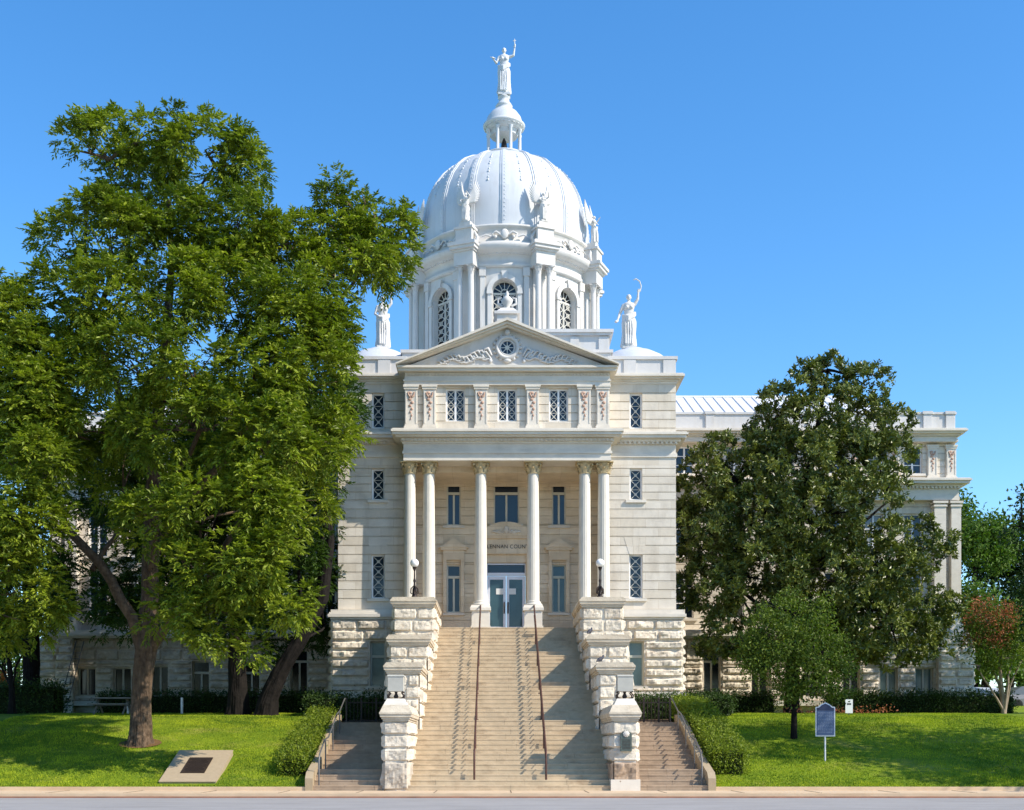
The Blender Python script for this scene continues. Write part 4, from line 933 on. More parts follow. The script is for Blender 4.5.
# historical marker
mk = empty('historical_marker', at(825,760,45.5), 0, 'blue and silver historical marker sign on a thin post in the grass', 'sign')
m = MB(); m.tube([(0,0,-.2),(0,0,1.0)], .035, 10); m.build('post', M_SILV, mk)
def plate(w, z0, z1, zp):
    h = w
    return [(-w,z0),(w,z0),(w,z1),(w*.72,z1+.01),(w*.45,z1+.09),(.0,zp),(-w*.45,z1+.09),(-w*.72,z1+.01),(-w,z1)]
m = MB(); m.prism(plate(.355,.86,1.93,2.10), -.05, -.0); pf = m.build('plate', M_SILV, mk)
m = MB(); m.prism(plate(.315,.90,1.90,2.055), -.062, -.049); m.build('field', M_BLUE, pf)
m = MB(); m.prism([(-.31,1.80),(.31,1.80),(.31,1.90),(.22,1.91),(.14,1.98),(0,2.05),(-.14,1.98),(-.22,1.91),(-.31,1.90)], -.07, -.061); m.lathe([(.001,0),(.001,.001)],(0,0,0),n=3); m.build('crest_panel', M_NAVY, pf)
m = MB()
for k in range(15):
    z = 1.72-k*.052; random.seed(k); x = -.27
    while x < .25:
        w = random.uniform(.02,.07); m.box(x, min(x+w,.27), -.066, -.061, z, z+.018); x += w+.018
m.build('relief_lettering', M_BLUEL, pf)
# small white utility sign
us = empty('small_sign', (at(849,715,54.5).x, 54.5, 2.85), 0, 'small plain white board on short stake beside the magnolia', 'sign')
m = MB(); m.box(-.16,.16,-.02,.02,.12,.72); bd = m.build('board', M_PAPER, us); m = MB(); m.tube([(0,.04,-.1),(0,.04,.6)],.02,6); m.build('stake', M_STEEL, us)
m = MB(); m.box(-.09,.09,-.026,-.021,.48,.56); m.build('mark', M_STEEL, bd)
# bollard posts and bench in the shade at left
for px, lb_ in ((182,'short pale post in the shade beside the hedge, nearer the leaning tree'),(128,'short pale post in the shade right beside the picnic bench')):
    t = empty('post', (at(px,715,57).x,57,3.0), 0, lb_, 'post', 'short posts in the shade'); m = MB(); m.tube([(0,0,-.1),(0,0,.72)],.06,10); m.build('shaft', M_SILV, t); m = MB(); m.ball((0,0,.72),.065,.065,.04); m.build('cap', M_SILV, t)
bn = empty('picnic_bench', (at(113,715,56.5).x,56.5,2.97), 0, 'grey picnic bench standing in the dark shade behind the pecan trunk', 'bench')
m = MB(); m.box(-.9,.9,-.35,.35,.70,.76); m.build('table_top', M_WOODB, bn)
for s_ in (-1,1): m = MB(); m.box(-.9,.9,s_*.7-.14,s_*.7+.14,.42,.47); m.build('seat', M_WOODB, bn)
for s_ in (-1,1): m = MB(); m.beam((s_*.65,-.7,0),(s_*.65,.2,.72),.07,.07,up=(1,0,0)); m.beam((s_*.65,.7,0),(s_*.65,-.2,.72),.07,.07,up=(1,0,0)); m.box(s_*.65-.03,s_*.65+.03,-.7,.7,.38,.44); m.build('leg', M_WOODB, bn)
# ladder leaning at left end of the building
ld = empty('ladder', (-22.6,65.6,3.3), 0, 'tall thin metal ladder leaning at the left wing corner in shade', 'ladder')
for s_ in (-.2,.2): m = MB(); m.tube([(s_-.5,-.6,0),(s_+.1,.5,3.8)],.025,6); m.build('side_rail', M_STEEL, ld)
for k in range(11): t_ = (k+1)/12; m = MB(); m.tube([(-.7+.6*t_,-.6+1.1*t_,3.8*t_),(-.3+.6*t_,-.6+1.1*t_,3.8*t_)],.018,6); m.build('rung', M_STEEL, ld)

# parked cars far right
def car(x, y, z, rz, paint, label):
    t = empty('parked_car', (x,y,z), rz, label, 'car', 'cars parked beyond the lawn')
    body = [(-2.2,.35),(-1.75,.28),(1.75,.28),(2.25,.35),(2.3,.62),(2.2,.86),(1.25,.98),(.55,1.42),(-1.0,1.46),(-1.75,1.02),(-2.2,.98),(-2.28,.6)]
    m = MB(); n = len(body); secs = [(-.86,.92),(-.80,1.0),(.80,1.0),(.86,.92)]
    vs = []
    for (yy, k) in secs:
        for (bx, bz) in body: vs.append((bx*(.97+.03*k) , yy*(1 if bz < 1.0 else .80), .28+(bz-.28)*k if bz < 1.4 else bz-.02*(1-k)))
    m.add(vs, [tuple(range(n)), tuple(reversed(range(3*n,4*n)))]+[(s_*n+i, (s_+1)*n+i, (s_+1)*n+(i+1)%n, s_*n+(i+1)%n) for s_ in range(3) for i in range(n)])
    m.build('body', paint, t)
    for s_ in (-1,1):
        m = MB(); m.prism([(-1.5,1.02),(1.05,1.0),(.5,1.36),(-.95,1.39)], -.02, .02, M=Matrix.Translation((0,s_*.79,0)) @ Matrix.Rotation(R(s_*16),4,'X') @ Matrix.Translation((0,0,-.0))); m.build('side_glass', M_DARKG, t)
        m = MB(); m.box(2.16,2.30,s_*.6-.16,s_*.6+.16,.62,.76); m.build('headlight', M_LAMP, t)
        m = MB(); m.box(-2.30,-2.18,s_*.62-.14,s_*.62+.14,.72,.88); m.build('taillight', M_TAIL, t)
        for wx in (-1.35,1.4):
            w = MB(); w.lathe([(.20,-.11),(.31,-.11),(.33,-.06),(.33,.06),(.31,.11),(.20,.11)],(0,0,0),n=24); w.v = [(wx+v[0], s_*.80+v[2], .33+v[1]) for v in w.v]; o = w.build('wheel', M_TYRE, t)
            w = MB(); w.lathe([(.001,-.1),(.2,-.1),(.2,.1),(.001,.1)],(0,0,0),n=12); w.v = [(wx+v[0], s_*.80+v[2], .33+v[1]) for v in w.v]; w.build('rim', M_STEEL, o)
    m = MB(); m.add([(1.24,-.66,.995),(1.24,.66,.995),(.57,.60,1.435),(.57,-.60,1.435)],[(0,1,2,3)]); m.add([(1.26,-.66,.985),(1.26,.66,.985),(.59,.60,1.425),(.59,-.60,1.425)],[(3,2,1,0)]); m.build('windscreen', M_DARKG, t)
car(at(984,690,78).x, 78, 3.75, R(8), M_CARP, 'dark parked car glimpsed between the building corner and the flowering tree')
car(at(1016,690,77).x+1.0, 77, 3.75, R(4), M_CARW, 'grey parked car half hidden at the right edge behind the flowering tree')
# low white wall far left
wl = MB(); wl.box(-37,-28.6,79,79.3,3.6,5.35); wl.box(-37.05,-28.55,78.95,79.35,5.35,5.45); tag(wl.build('boundary_wall', M_WALLW), 'low white wall seen under the trees beyond the left end of the building', 'wall')
m = MB(); m.box(-29.9,-29.55,78.2,78.5,3.8,6.0); m.frustum(-29.98,-29.47,78.1,78.6,6.0,6.15,.1); tag(m.build('gate_post', M_WALLW), 'white square gate post rising in front of the low white wall', 'post')
# ================================================================ foliage
def unit(v): return v/np.maximum(np.linalg.norm(v, axis=-1, keepdims=True), 1e-9)
def leaf_quads(o, d, nrm, L, W, curl=.15):
    """one folded leaf per row: base, two mid points, tip"""
    s = unit(np.cross(d, nrm)); n = np.cross(s, d)
    L = L[:,None]; W = W[:,None]
    a = o; b = o+d*L*.45+s*W*.5+n*L*curl*.5; c = o+d*L-n*L*curl; e = o+d*L*.45-s*W*.5+n*L*curl*.5
    V = np.stack([a,b,c,e],1).reshape(-1,3); Fq = np.arange(len(o)*4).reshape(-1,4); return V, Fq
def rnd(n): return unit(RNG.normal(size=(n,3)))
def crown_points(lobes, dens, shell=.5, hole=.0, hs=.6):
    """points spread through ellipsoid lobes, thicker near their skins; returns points and outward directions"""
    P = []; D = []
    for (c, r) in lobes:
        c = np.array(c); r = np.array(r, dtype=float); n = int(dens*(r[0]*r[1]+r[1]*r[2]+r[0]*r[2])/3*4)
        u = rnd(n); k = shell+(1-shell)*RNG.random(n)**.6
        p = c+u*r*k[:,None]*(1+.10*RNG.normal(size=(n,1)))
        P.append(p); D.append(unit(u/r))
    P = np.concatenate(P); D = np.concatenate(D)
    if hole > 0:
        h = np.array([noise.noise(Vector(p*hs))+.5*noise.noise(Vector(p*hs*2.3)) for p in P]); keep = h > -hole*0+(-.35+hole*.5); P, D = P[keep], D[keep]
    return P, D
def foliage_mesh(name, P, D, kind, m, parent, size=1.0, per=None):
    n = len(P); up = np.array([0,0,1.0])
    ct = RNG.random(n)*.6
    if kind == 'pinnate':              # clumps of feather-shaped sprays
        ns = per or 13; k = 9
        uu = rnd(n*ns); out = np.repeat(D, ns, 0); uu = unit(uu+out*.55+up*.25)
        cs = np.repeat(.7+.6*RNG.random(n), ns)[:,None]
        o = np.repeat(P, ns, 0)+uu*np.array([1,1,.7])*(.16+.22*RNG.random((n*ns,1)))*size*cs
        d = unit(uu*.9+rnd(n*ns)*.35+up*.05); Ls = (.24+.14*RNG.random(n*ns))*size
        side = unit(np.cross(d, up)+1e-3); t = np.linspace(.15,1,k)
        pos = o[:,None]+d[:,None]*(Ls[:,None]*t)[...,None]-up*((Ls[:,None]*t**2)*.30)[...,None]
        sg = np.where(np.arange(k)%2 == 0, 1, -1); sg[-1] = 0
        ld = unit(d[:,None]*.75+side[:,None]*sg[None,:,None]*.9-up*.12+RNG.normal(size=pos.shape)*.2)
        o2 = pos.reshape(-1,3); ld = ld.reshape(-1,3); N_ = len(o2)
        nr = unit(up+RNG.normal(size=(N_,3))*.5); L = (.13+.07*RNG.random(N_))*size; W = L*.42
        tint = np.repeat(np.repeat(ct, ns)+RNG.random(n*ns)*.3, k)+RNG.random(N_)*.15
    elif kind == 'rosette':            # stiff glossy leaves round each twig end
        q_ = 4; uu = unit(rnd(n*q_)+np.repeat(D,q_,0)*.6+up*.3); P = np.repeat(P,q_,0)+uu*(.12+.22*RNG.random((n*q_,1)))*size; D = unit(uu+np.repeat(D,q_,0)*.5); ct = np.repeat(ct,q_); n = n*q_
        k = per or 9; o2 = np.repeat(P, k, 0)+RNG.normal(size=(n*k,3))*.05*size; ax = np.repeat(unit(D+up*.3+RNG.normal(size=(n,3))*.25), k, 0)
        ld = unit(ax*.6+rnd(n*k)); N_ = n*k; nr = unit(ax+RNG.normal(size=(N_,3))*.3); L = (.17+.08*RNG.random(N_))*size; W = L*.46; tint = np.repeat(ct, k)+RNG.random(N_)*.4
    else:                              # small loose leaves
        k = per or 14; o2 = np.repeat(P, k, 0)+RNG.normal(size=(n*k,3))*.16*size; N_ = n*k
        ld = unit(np.repeat(D, k, 0)*.5+rnd(N_)); nr = unit(rnd(N_)+up*.6); L = (.10+.07*RNG.random(N_))*size; W = L*.5; tint = np.repeat(ct, k)+RNG.random(N_)*.4
    V, Fq = leaf_quads(o2, ld, nr, L, W); return np_mesh(name, V, Fq, m, parent, np.repeat(np.clip(tint,0,1), 4))
def limb(m, p, q, r0, r1, bend=.12, n=7, seed=0):
    p, q = Vector(p), Vector(q); L = (q-p).length; pts = []; rs = []
    rr = random.Random(seed); b1 = Vector((rr.uniform(-1,1),rr.uniform(-1,1),rr.uniform(-.2,.8)))*L*bend
    for i in range(n+1):
        t = i/n; w = p.lerp(q, t)+b1*math.sin(PI*t)+Vector((noise.noise(w_ := Vector((t*4+seed,seed*2.3,0))), noise.noise(w_+Vector((9,0,0))), noise.noise(w_+Vector((0,9,0)))*.4))*L*.05*math.sin(PI*t)
        pts.append(w); rs.append(r0+(r1-r0)*t**.8)
    m.tube(pts, rs, 9, cap=False); return pts
def tree(label, base, trunk_pts, radii, limbs, lobes, dens, kind, leafm, bark, cat='tree', size=1.0, hole=.5, shell=.5, group=None, per=None, twigs=2, name='tree', flare=1.5, hs=.6, extra=None):
    t = empty(name, base, 0, label, cat, group); bv = Vector(base); m = MB()
    tp = [Vector(p)-bv for p in trunk_pts]; m_pts = []; m_r = []
    for i in range(len(tp)-1):
        for k in range(8): u = k/8; m_pts.append(tp[i].lerp(tp[i+1], u)); m_r.append(radii[i]+(radii[i+1]-radii[i])*u)
    m_pts.append(tp[-1]); m_r.append(radii[-1])
    vs = []; n = 96; fs = []
    for i, (p, r) in enumerate(zip(m_pts, m_r)):
        for k in range(n):
            a = 2*PI*k/n; fl = 1+(flare-1)*max(0, 1-i/6.0)**2*(.55+.45*math.sin(a*5+1)); w = 1+.09*noise.noise(Vector((math.cos(a)*2,math.sin(a)*2,i*.4)))+.035*math.sin(a*7+i*.3)-.13*(1-min(1,abs(noise.noise(Vector((math.cos(a)*5.5,math.sin(a)*5.5,p.z*1.3))))*5))
            vs.append(p+Vector((math.cos(a), math.sin(a), 0))*r*fl*w)
    for i in range(len(m_pts)-1):
        for k in range(n): fs.append((i*n+k, i*n+(k+1)%n, (i+1)*n+(k+1)%n, (i+1)*n+k))
    m.add(vs, fs, True)
    lob = [(Vector(c)-bv, r) for c, r in lobes]
    for i, (p, q, r0, r1) in enumerate(limbs): limb(m, Vector(p)-bv, Vector(q)-bv, r0, r1, seed=i+len(lobes), bend=.08)
    ends = [Vector(q)-bv for (_, q, _, _) in limbs]+[tp[-1], tp[len(tp)//2]]
    for i, (c, r) in enumerate(lob):
        e = min(ends, key=lambda z: (z-c).length+max(0, z.z-c.z)*1.5); pts = limb(m, e, c, .05+.018*min(r)+.012*size, .03, seed=i*3+1, n=6)
        for k in range(twigs):
            u = Vector(tuple(rnd(1)[0])); u.z = abs(u.z)*.7; limb(m, pts[3+k%3], c+Vector((u.x*r[0],u.y*r[1],u.z*r[2]))*.8, .04, .012, seed=i*7+k, n=5)
    m.build('trunk', bark, t)
    P, D = crown_points([(tuple(c), r) for c, r in lob], dens, shell, hole, hs)
    foliage_mesh('crown', P, D, kind, leafm, t, size, per); print('CROWN', label[:30], len(P))
    if extra: extra(t, bv)
    return t
def L_(px, py, Y, rx, ry, rd=None):
    """a crown lobe read off the photograph: centre pixel, distance, half sizes in pixels, half depth in metres"""
    s = Y/F; return (at(px,py,Y), (rx*s, rd if rd else (rx+ry)/2*s*.9, ry*s))
# ---- the big pecan
b0 = at(140,747,47.7); T = lambda px, py, dy=0: at(px,py,47.7+dy)
pecan_lobes = [L_(*a) for a in [
 (100,150,48,40,34),(160,140,48,38,32),(205,150,47,42,30),(240,170,48,26,26),(140,190,49,50,36),(75,150,48,18,22),
 (75,240,47,36,26),(110,235,46,48,36),(175,225,47,50,36),(235,225,46.5,42,34),(265,250,49,34,30),
 (330,225,48,34,32),(375,215,48,32,26),(395,240,48,20,24),(358,252,47,34,28),(300,250,48,36,34),(384,272,48,16,12),(345,200,48.5,30,18),(320,280,47,34,34),(140,250,47,44,34),(205,270,46,44,34),(300,335,45,34,28),
 (50,305,46,38,32),(110,300,45,46,38),(170,300,44.5,50,38),(235,300,45,46,36),(290,310,45,44,40),(325,322,46,28,32),
 (130,360,44,48,36),(195,365,43.6,48,38),(255,370,44,48,38),(305,375,44.5,42,38),(322,392,46,28,32),(350,425,46.5,13,24),
 (60,370,50,50,44),(30,430,51,46,50),(90,440,48,40,34),(330,440,46,22,28),
 (160,430,44,44,34),(215,430,43.2,44,36),(270,440,43.4,40,34),(315,445,45,30,30),(250,500,43,44,34),(205,505,43,44,36),(285,515,43.4,28,34),
 (160,520,43.6,34,32),(180,575,43,38,32),(230,565,42.8,44,32),(270,560,43,36,32),(285,600,43.2,24,26),(210,620,43,30,24),(240,640,43,22,20),(165,610,44,26,24),
 (130,470,50,50,44),(240,460,51,60,44),(300,500,51,30,40)]]
tree('huge bright green pecan with forked trunk filling the left lawn', tuple(b0), [b0-Vector((0,0,.3)), T(141,715), T(142,680), T(146,648), T(150,600,.2), T(150,540,.3), T(155,450,.3), T(165,350,.2), T(172,260), T(168,200)],
 [.45,.39,.37,.41,.33,.28,.24,.19,.13,.08],
 [(T(144,655),T(68,530,-.5),.27,.15),(T(68,530,-.5),T(45,430,-1),.15,.09),(T(92,570,-.3),T(130,520,1),.12,.07),(T(150,650),T(200,600,-2),.22,.13),(T(200,600,-2),T(265,480,-3.5),.14,.08),(T(150,560,.3),T(270,400,-1),.18,.10),(T(270,400,-1),T(360,270,.3),.10,.06),
  (T(155,470,.3),T(90,330,0),.15,.09),(T(90,330,0),T(85,190,.3),.09,.05),(T(165,350,.2),T(245,250,-.5),.10,.06),(T(150,580,.3),T(200,430,-3),.14,.08),(T(172,260),T(215,165,0),.07,.04),(T(170,250),T(110,160,.2),.06,.035)],
 [(c, tuple(q*.9 for q in r)) for c, r in pecan_lobes], 9.8, 'pinnate', M_PECAN, M_BARK, size=1.2, hole=.5, shell=.68, name='pecan_tree', flare=1.55)
# ---- tree at the left edge
b1 = at(-40,752,45.5)
tree('leafy green tree cut off by the left edge, in front of the pecan', tuple(b1), [b1-Vector((0,0,.3)), at(-38,690,45.5), at(-30,600,45.5), at(-25,480,45.5), at(-20,380,45.5)], [.42,.36,.3,.22,.12],
 [(at(-32,620,45.5),at(20,520,45),.15,.08),(at(-28,500,45.5),at(30,420,45),.12,.06)],
 [L_(*a) for a in [(-10,310,45,44,30),(20,330,44.5,34,34),(38,360,44.5,34,34),(46,400,44,34,34),(20,400,44,46,40),(-30,400,45,50,50),(30,460,43.5,40,36),(52,450,44.5,24,30),(0,510,43.5,50,40),(35,530,43.5,34,34),(10,570,44,40,34),(30,600,44.5,30,24),(-40,520,45,50,50),(-10,630,46,40,24),(20,620,45,26,20)]],
 7, 'pinnate', M_PECAN, M_BARK, hole=.4, size=1.2, shell=.45, name='pecan_tree')
# ---- shaded trees behind
b2 = at(238,716,55.5)
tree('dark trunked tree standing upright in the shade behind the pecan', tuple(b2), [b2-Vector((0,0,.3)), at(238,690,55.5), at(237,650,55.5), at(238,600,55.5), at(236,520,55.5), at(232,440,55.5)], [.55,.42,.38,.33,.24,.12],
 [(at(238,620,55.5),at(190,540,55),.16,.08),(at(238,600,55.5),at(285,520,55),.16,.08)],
 [L_(*a) for a in [(235,430,55.5,70,46),(170,480,55,60,44),(290,480,55,46,44),(235,520,54,60,34),(150,560,56,50,34),(130,600,57,46,30),(190,600,56,34,24),(165,400,56,50,40),(120,500,60,50,50),(200,520,60,50,50),(160,430,60,50,44),(268,425,60.5,55,50),(225,470,60.5,50,40),(240,400,61,50,40),(150,590,58,44,30),(210,600,58,40,26),(280,600,57.5,34,26),(190,545,58,50,34),(300,560,57,28,40),(170,605,54,40,34),(225,610,54.5,44,32),(275,590,54,34,34),(125,600,55.5,30,34),(160,530,55,50,40),(230,540,56,50,40),(290,640,60,30,22),(130,470,57,50,40),(270,500,58,40,50),(300,460,57,30,40)]],  # rear and low lobes added, mostly unseen, to throw shade on the left wing
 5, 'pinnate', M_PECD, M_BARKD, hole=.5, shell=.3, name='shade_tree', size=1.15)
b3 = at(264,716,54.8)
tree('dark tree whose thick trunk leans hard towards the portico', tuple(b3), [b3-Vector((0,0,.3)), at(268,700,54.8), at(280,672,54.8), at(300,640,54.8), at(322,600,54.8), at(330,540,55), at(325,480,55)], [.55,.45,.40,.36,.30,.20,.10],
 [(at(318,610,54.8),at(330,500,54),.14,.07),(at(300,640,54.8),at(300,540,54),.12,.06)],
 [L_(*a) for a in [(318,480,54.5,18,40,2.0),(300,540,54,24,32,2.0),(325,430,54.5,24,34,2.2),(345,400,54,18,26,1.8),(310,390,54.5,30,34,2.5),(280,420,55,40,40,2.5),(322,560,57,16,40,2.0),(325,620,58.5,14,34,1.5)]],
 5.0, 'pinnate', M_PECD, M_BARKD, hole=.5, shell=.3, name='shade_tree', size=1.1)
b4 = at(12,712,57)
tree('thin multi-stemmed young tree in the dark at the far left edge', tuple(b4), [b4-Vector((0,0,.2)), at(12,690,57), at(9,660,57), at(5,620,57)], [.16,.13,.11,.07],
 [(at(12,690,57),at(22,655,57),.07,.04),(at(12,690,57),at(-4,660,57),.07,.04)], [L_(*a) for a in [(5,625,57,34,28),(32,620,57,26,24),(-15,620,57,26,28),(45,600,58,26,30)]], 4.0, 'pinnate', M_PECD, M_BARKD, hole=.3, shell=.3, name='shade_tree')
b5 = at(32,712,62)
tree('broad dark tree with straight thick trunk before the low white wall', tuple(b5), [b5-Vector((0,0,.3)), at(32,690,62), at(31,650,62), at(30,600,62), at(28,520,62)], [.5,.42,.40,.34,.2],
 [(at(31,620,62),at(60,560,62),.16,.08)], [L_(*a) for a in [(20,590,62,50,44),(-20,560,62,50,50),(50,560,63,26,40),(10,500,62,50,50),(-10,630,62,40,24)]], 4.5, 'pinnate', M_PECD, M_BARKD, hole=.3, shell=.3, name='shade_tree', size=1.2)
# ---- magnolia
b6 = at(792,716,60.2)
mag = [L_(*a) for a in [
 (832,375,59.9,22,22,1.5),(800,385,59.9,24,18,1.5),(865,385,59.9,26,16,1.5),(780,410,59.9,24,22,1.6),(845,415,59.5,42,28,2.2),(885,430,59.9,26,26,1.8),(805,430,59.4,40,30,2.4),(770,440,59.9,26,26,2),
 (880,465,59.5,36,24,2.2),(840,460,58.7,50,32,3),(790,470,58.7,46,34,3),(715,455,59.9,24,20,1.8),(745,475,59.5,34,28,2.2),(700,485,59.9,26,28,2),
 (860,510,58.5,46,32,3),(810,520,58.1,57.9,36,3),(755,525,58.5,46,34,3),(705,530,59.5,32,34,2.4),(905,545,59.1,40,26,2.4),(930,545,59.9,24,18,1.6),
 (880,570,58.3,46,34,3),(825,580,57.9,57.9,36,3),(765,580,58.3,50,36,3),(712,585,59.3,34,34,2.4),(915,605,59.1,38,34,2.6),(940,605,59.5,18,22,1.4),
 (880,630,58.5,46,30,3),(830,640,58.9,40,26,2.4),(780,635,58.7,44,26,3),(728,635,59.3,34,26,2.2),(925,640,59.5,26,22,1.8),(900,652,58.9,30,16,1.8),(840,600,61.9,70,60,2),(770,560,62.4,60,60,2),(715,540,61.9,34,60,1.8)]]
tree('large dark glossy magnolia in front of the right wing', tuple(b6), [b6-Vector((0,0,.3)), at(792,690,60.2), at(794,620,60.2), at(800,520,60.2), at(815,440,60.1), at(828,370,60.1)], [.38,.33,.3,.22,.14,.05],
 [(at(793,660,60.2),at(870,590,59.4),.13,.07),(at(794,640,60.2),at(730,580,59.7),.13,.07),(at(797,580,60.2),at(890,500,59.9),.1,.05),(at(797,560,60.2),at(735,480,59.9),.1,.05)],
 [(c, tuple(q*.93 for q in r)) for c, r in mag], 8.5, 'rosette', M_MAG, M_BARKD, hole=.5, shell=.62, name='magnolia_tree', hs=.9, per=12, size=1.15)
# ---- little round tree
b7 = at(794,740,48.5)
tree('small round fine-leaved tree in front of the magnolia, beside the blue marker', tuple(b7), [b7-Vector((0,0,.2)), at(794,715,48.5), at(795,690,48.5), at(793,650,48.5), at(792,615,48.5)], [.13,.11,.10,.07,.03],
 [(at(795,700,48.5),at(815,660,48.2),.05,.03),(at(795,700,48.5),at(770,665,48.3),.05,.03)],
 [L_(*a) for a in [(790,612,48.5,22,20),(770,625,48.3,24,20),(812,628,48.3,24,22),(758,645,48.4,24,20),(790,645,47.8,32,26),(828,650,48.4,20,22),(770,668,48,28,20),(805,672,47.8,30,22),(832,676,48.4,20,18),(748,660,48.6,16,12),(795,690,48.2,24,12),(846,664,48.7,12,16),(838,690,48.4,14,9),(742,640,48.8,10,9),(822,606,48.6,9,9),(768,606,48.5,9,8)]],
 42, 'small', M_OAK, M_BARKD, hole=.45, shell=.35, name='young_oak_tree', size=1.0, per=16, hs=1.6, flare=1.2)
# ---- flowering crepe myrtle
b8 = at(1004,722,61)
def blooms(t, bv):
    P, D = crown_points([(tuple(Vector(c)-bv), r) for c, r in [L_(988,606,60.2,20,8,.6),(at(1000,622,60.3),(1.0,.6,.5)),L_(975,618,60.6,12,8,.5),L_(1000,640,60.2,14,8,.5),L_(972,640,60.6,10,8,.5),L_(1012,610,60.6,12,7,.5)]], 24, .4)
    foliage_mesh('blossom', P, D, 'small', M_BLOOM, t, .9, 10)
tree('crepe myrtle with pale stems and fading red blossom at the end of the hedge', tuple(b8), [b8-Vector((0,0,.2)), at(1003,700,61), at(1000,670,61), at(996,640,61)], [.12,.10,.08,.04],
 [(at(1004,715,61),at(985,650,61),.08,.03),(at(1004,715,61),at(1014,650,61),.08,.03),(at(1005,718,61),at(1022,660,60.5),.07,.03),(at(1004,712,61),at(978,668,60.7),.07,.03)],
 [L_(*a) for a in [(990,622,60.8,26,20),(1012,630,60.8,24,24),(974,640,60.9,18,20),(1002,655,60.5,26,18),(1025,640,61,22,26),(980,665,61,16,12)]],
 16, 'small', M_OAK, M_BARKP, hole=.45, shell=.3, name='crepe_myrtle_tree', size=1.3, extra=blooms, flare=1.2)
b9 = at(1042,720,58)
tree('dark leafed tree reaching in from the right edge above the flowering tree', tuple(b9), [b9-Vector((0,0,.3)), at(1042,660,58), at(1040,560,58), at(1040,490,58)], [.3,.26,.18,.08],
 [(at(1041,600,58),at(1022,520,58),.08,.03)], [L_(*a) for a in [(1042,500,58,20,22),(1020,530,58,18,14),(1040,560,58,26,34),(1028,600,58,16,26),(1050,620,58,26,30),(1022,498,58,8,12)]], 9, 'small', M_BGD, M_BARKD, hole=.45, shell=.3, name='shade_tree', size=1.6)
# ---- two trees standing just outside the frame whose shade falls on the right lawn and the end pier
for (X, Y, zc, rr_, lb_) in ((24.5,42.0,10.5,4.6,'broad shade tree near the road, right of everything'),(31.6,62.3,12.8,3.6,'broad shade tree off the right end of the building')):
    b = Vector((X,Y,gz(X,Y))); q = random.Random(int(X)); lb2 = [(Vector((X+q.uniform(-.7,.7)*rr_, Y+q.uniform(-.7,.7)*rr_, zc+q.uniform(-.6,.6)*rr_)), (rr_*.5,rr_*.5,rr_*.42)) for _ in range(12)]
    tree(lb_, tuple(b), [b-Vector((0,0,.3)), b+Vector((0,0,3)), b+Vector((.2,.2,zc-b.z))], [.35,.28,.15], [], lb2, 6, 'small', M_BGT, M_BARK, hole=.4, shell=.3, name='broadleaf_tree', size=2.0, per=16, twigs=1)
# ---- the row of street trees across the road, behind the photographer, that the lower windows mirror
for i, X in enumerate((-46,-33,-20,-8,5,18,31,45)):
    Y = -24+(i*5)%7; b = Vector((X,Y,-.2)); q = random.Random(i+90); lb2 = [(Vector((X+q.uniform(-4,4), Y+q.uniform(-3,3), 8+q.uniform(-4,5))), (3,3,2.6)) for _ in range(8)]
    tree('street tree across the road, '+('far left','second from the left','third from the left','left of the middle','right of the middle','third from the right','second from the right','far right')[i], tuple(b), [b-Vector((0,0,.3)), b+Vector((0,0,3)), b+Vector((.2,.2,8))], [.35,.28,.15], [], lb2, 2.5, 'small', M_BGT, M_BARK, hole=.4, shell=.3, name='street_tree', size=3.6, per=12, twigs=0, group='street trees across the road')
# ---- trees beyond the building, right and left
bg = [(975,540,95,46,44,'bushy green tree beyond the right end of the building'),(1022,560,100,44,50,'taller dark tree beyond the lawn at the right edge'),(965,620,88,34,50,'low spreading green tree just past the building corner'),(1010,640,90,44,40,'low green tree beyond the parked cars at the right edge'),(985,655,84,30,26,'rounded green tree filling the gap under the pink blossom'),(1030,665,92,30,24,'dark low tree at the far right behind the white car')]
for i, (px, py, Y, rx, ry, lb_) in enumerate(bg):
    b = Vector((at(px,0,Y).x, Y, 4.0)); c = at(px,py,Y); rr = random.Random(i); s = Y/F
    lb2 = [(c+Vector((rr.uniform(-.7,.7)*rx*s, rr.uniform(-1.5,1.5), rr.uniform(-.75,.75)*ry*s)), (rx*s*.5, rx*s*.5, ry*s*.42)) for _ in range(9)]
    tree(lb_, tuple(b), [b-Vector((0,0,.3)), b.lerp(c,.5), c], [.35,.25,.1], [], lb2, 9, 'small', M_BGT if i != 1 else M_BGD, M_BARKD, hole=.4, shell=.3, name='broadleaf_tree', size=2.6, per=16, twigs=1, group='trees beyond the building')
for i, (px, py, Y, rx, ry, lb_) in enumerate([(18,655,96,22,30,'green tree beyond the low white wall, behind the thin stems'),(44,655,98,20,30,'green tree beyond the low white wall, next to the building corner'),(-20,640,94,30,40,'green tree beyond the white wall at the very left edge'),(4,652,90,22,34,'green tree beyond the low white wall, between its two neighbours')]):
    b = Vector((at(px,0,Y).x, Y, 4.0)); c = at(px,py,Y); rr = random.Random(i+40); s = Y/F
    lb2 = [(c+Vector((rr.uniform(-.7,.7)*rx*s, rr.uniform(-1,1), rr.uniform(-.75,.75)*ry*s)), (rx*s*.55, rx*s*.5, ry*s*.45)) for _ in range(7)]
    tree(lb_, tuple(b), [b-Vector((0,0,.3)), b.lerp(c,.5), c], [.3,.2,.1], [], lb2, 6, 'small', M_BGT, M_BARKD, hole=.3, shell=.3, name='broadleaf_tree', size=2.4, per=16, twigs=1, group='trees beyond the building')
ob = Vector((at(2,0,76).x, 76, 4.0))
t = empty('flowering_shrub', tuple(ob), 0, 'orange blossoming shrub glimpsed under the dark trees at the left edge', 'shrub'); m = MB(); m.tube([(0,0,-.1),(0,0,.6),(.2,0,1.0)],[.06,.05,.02],6); m.build('stem', M_BARKD, t)
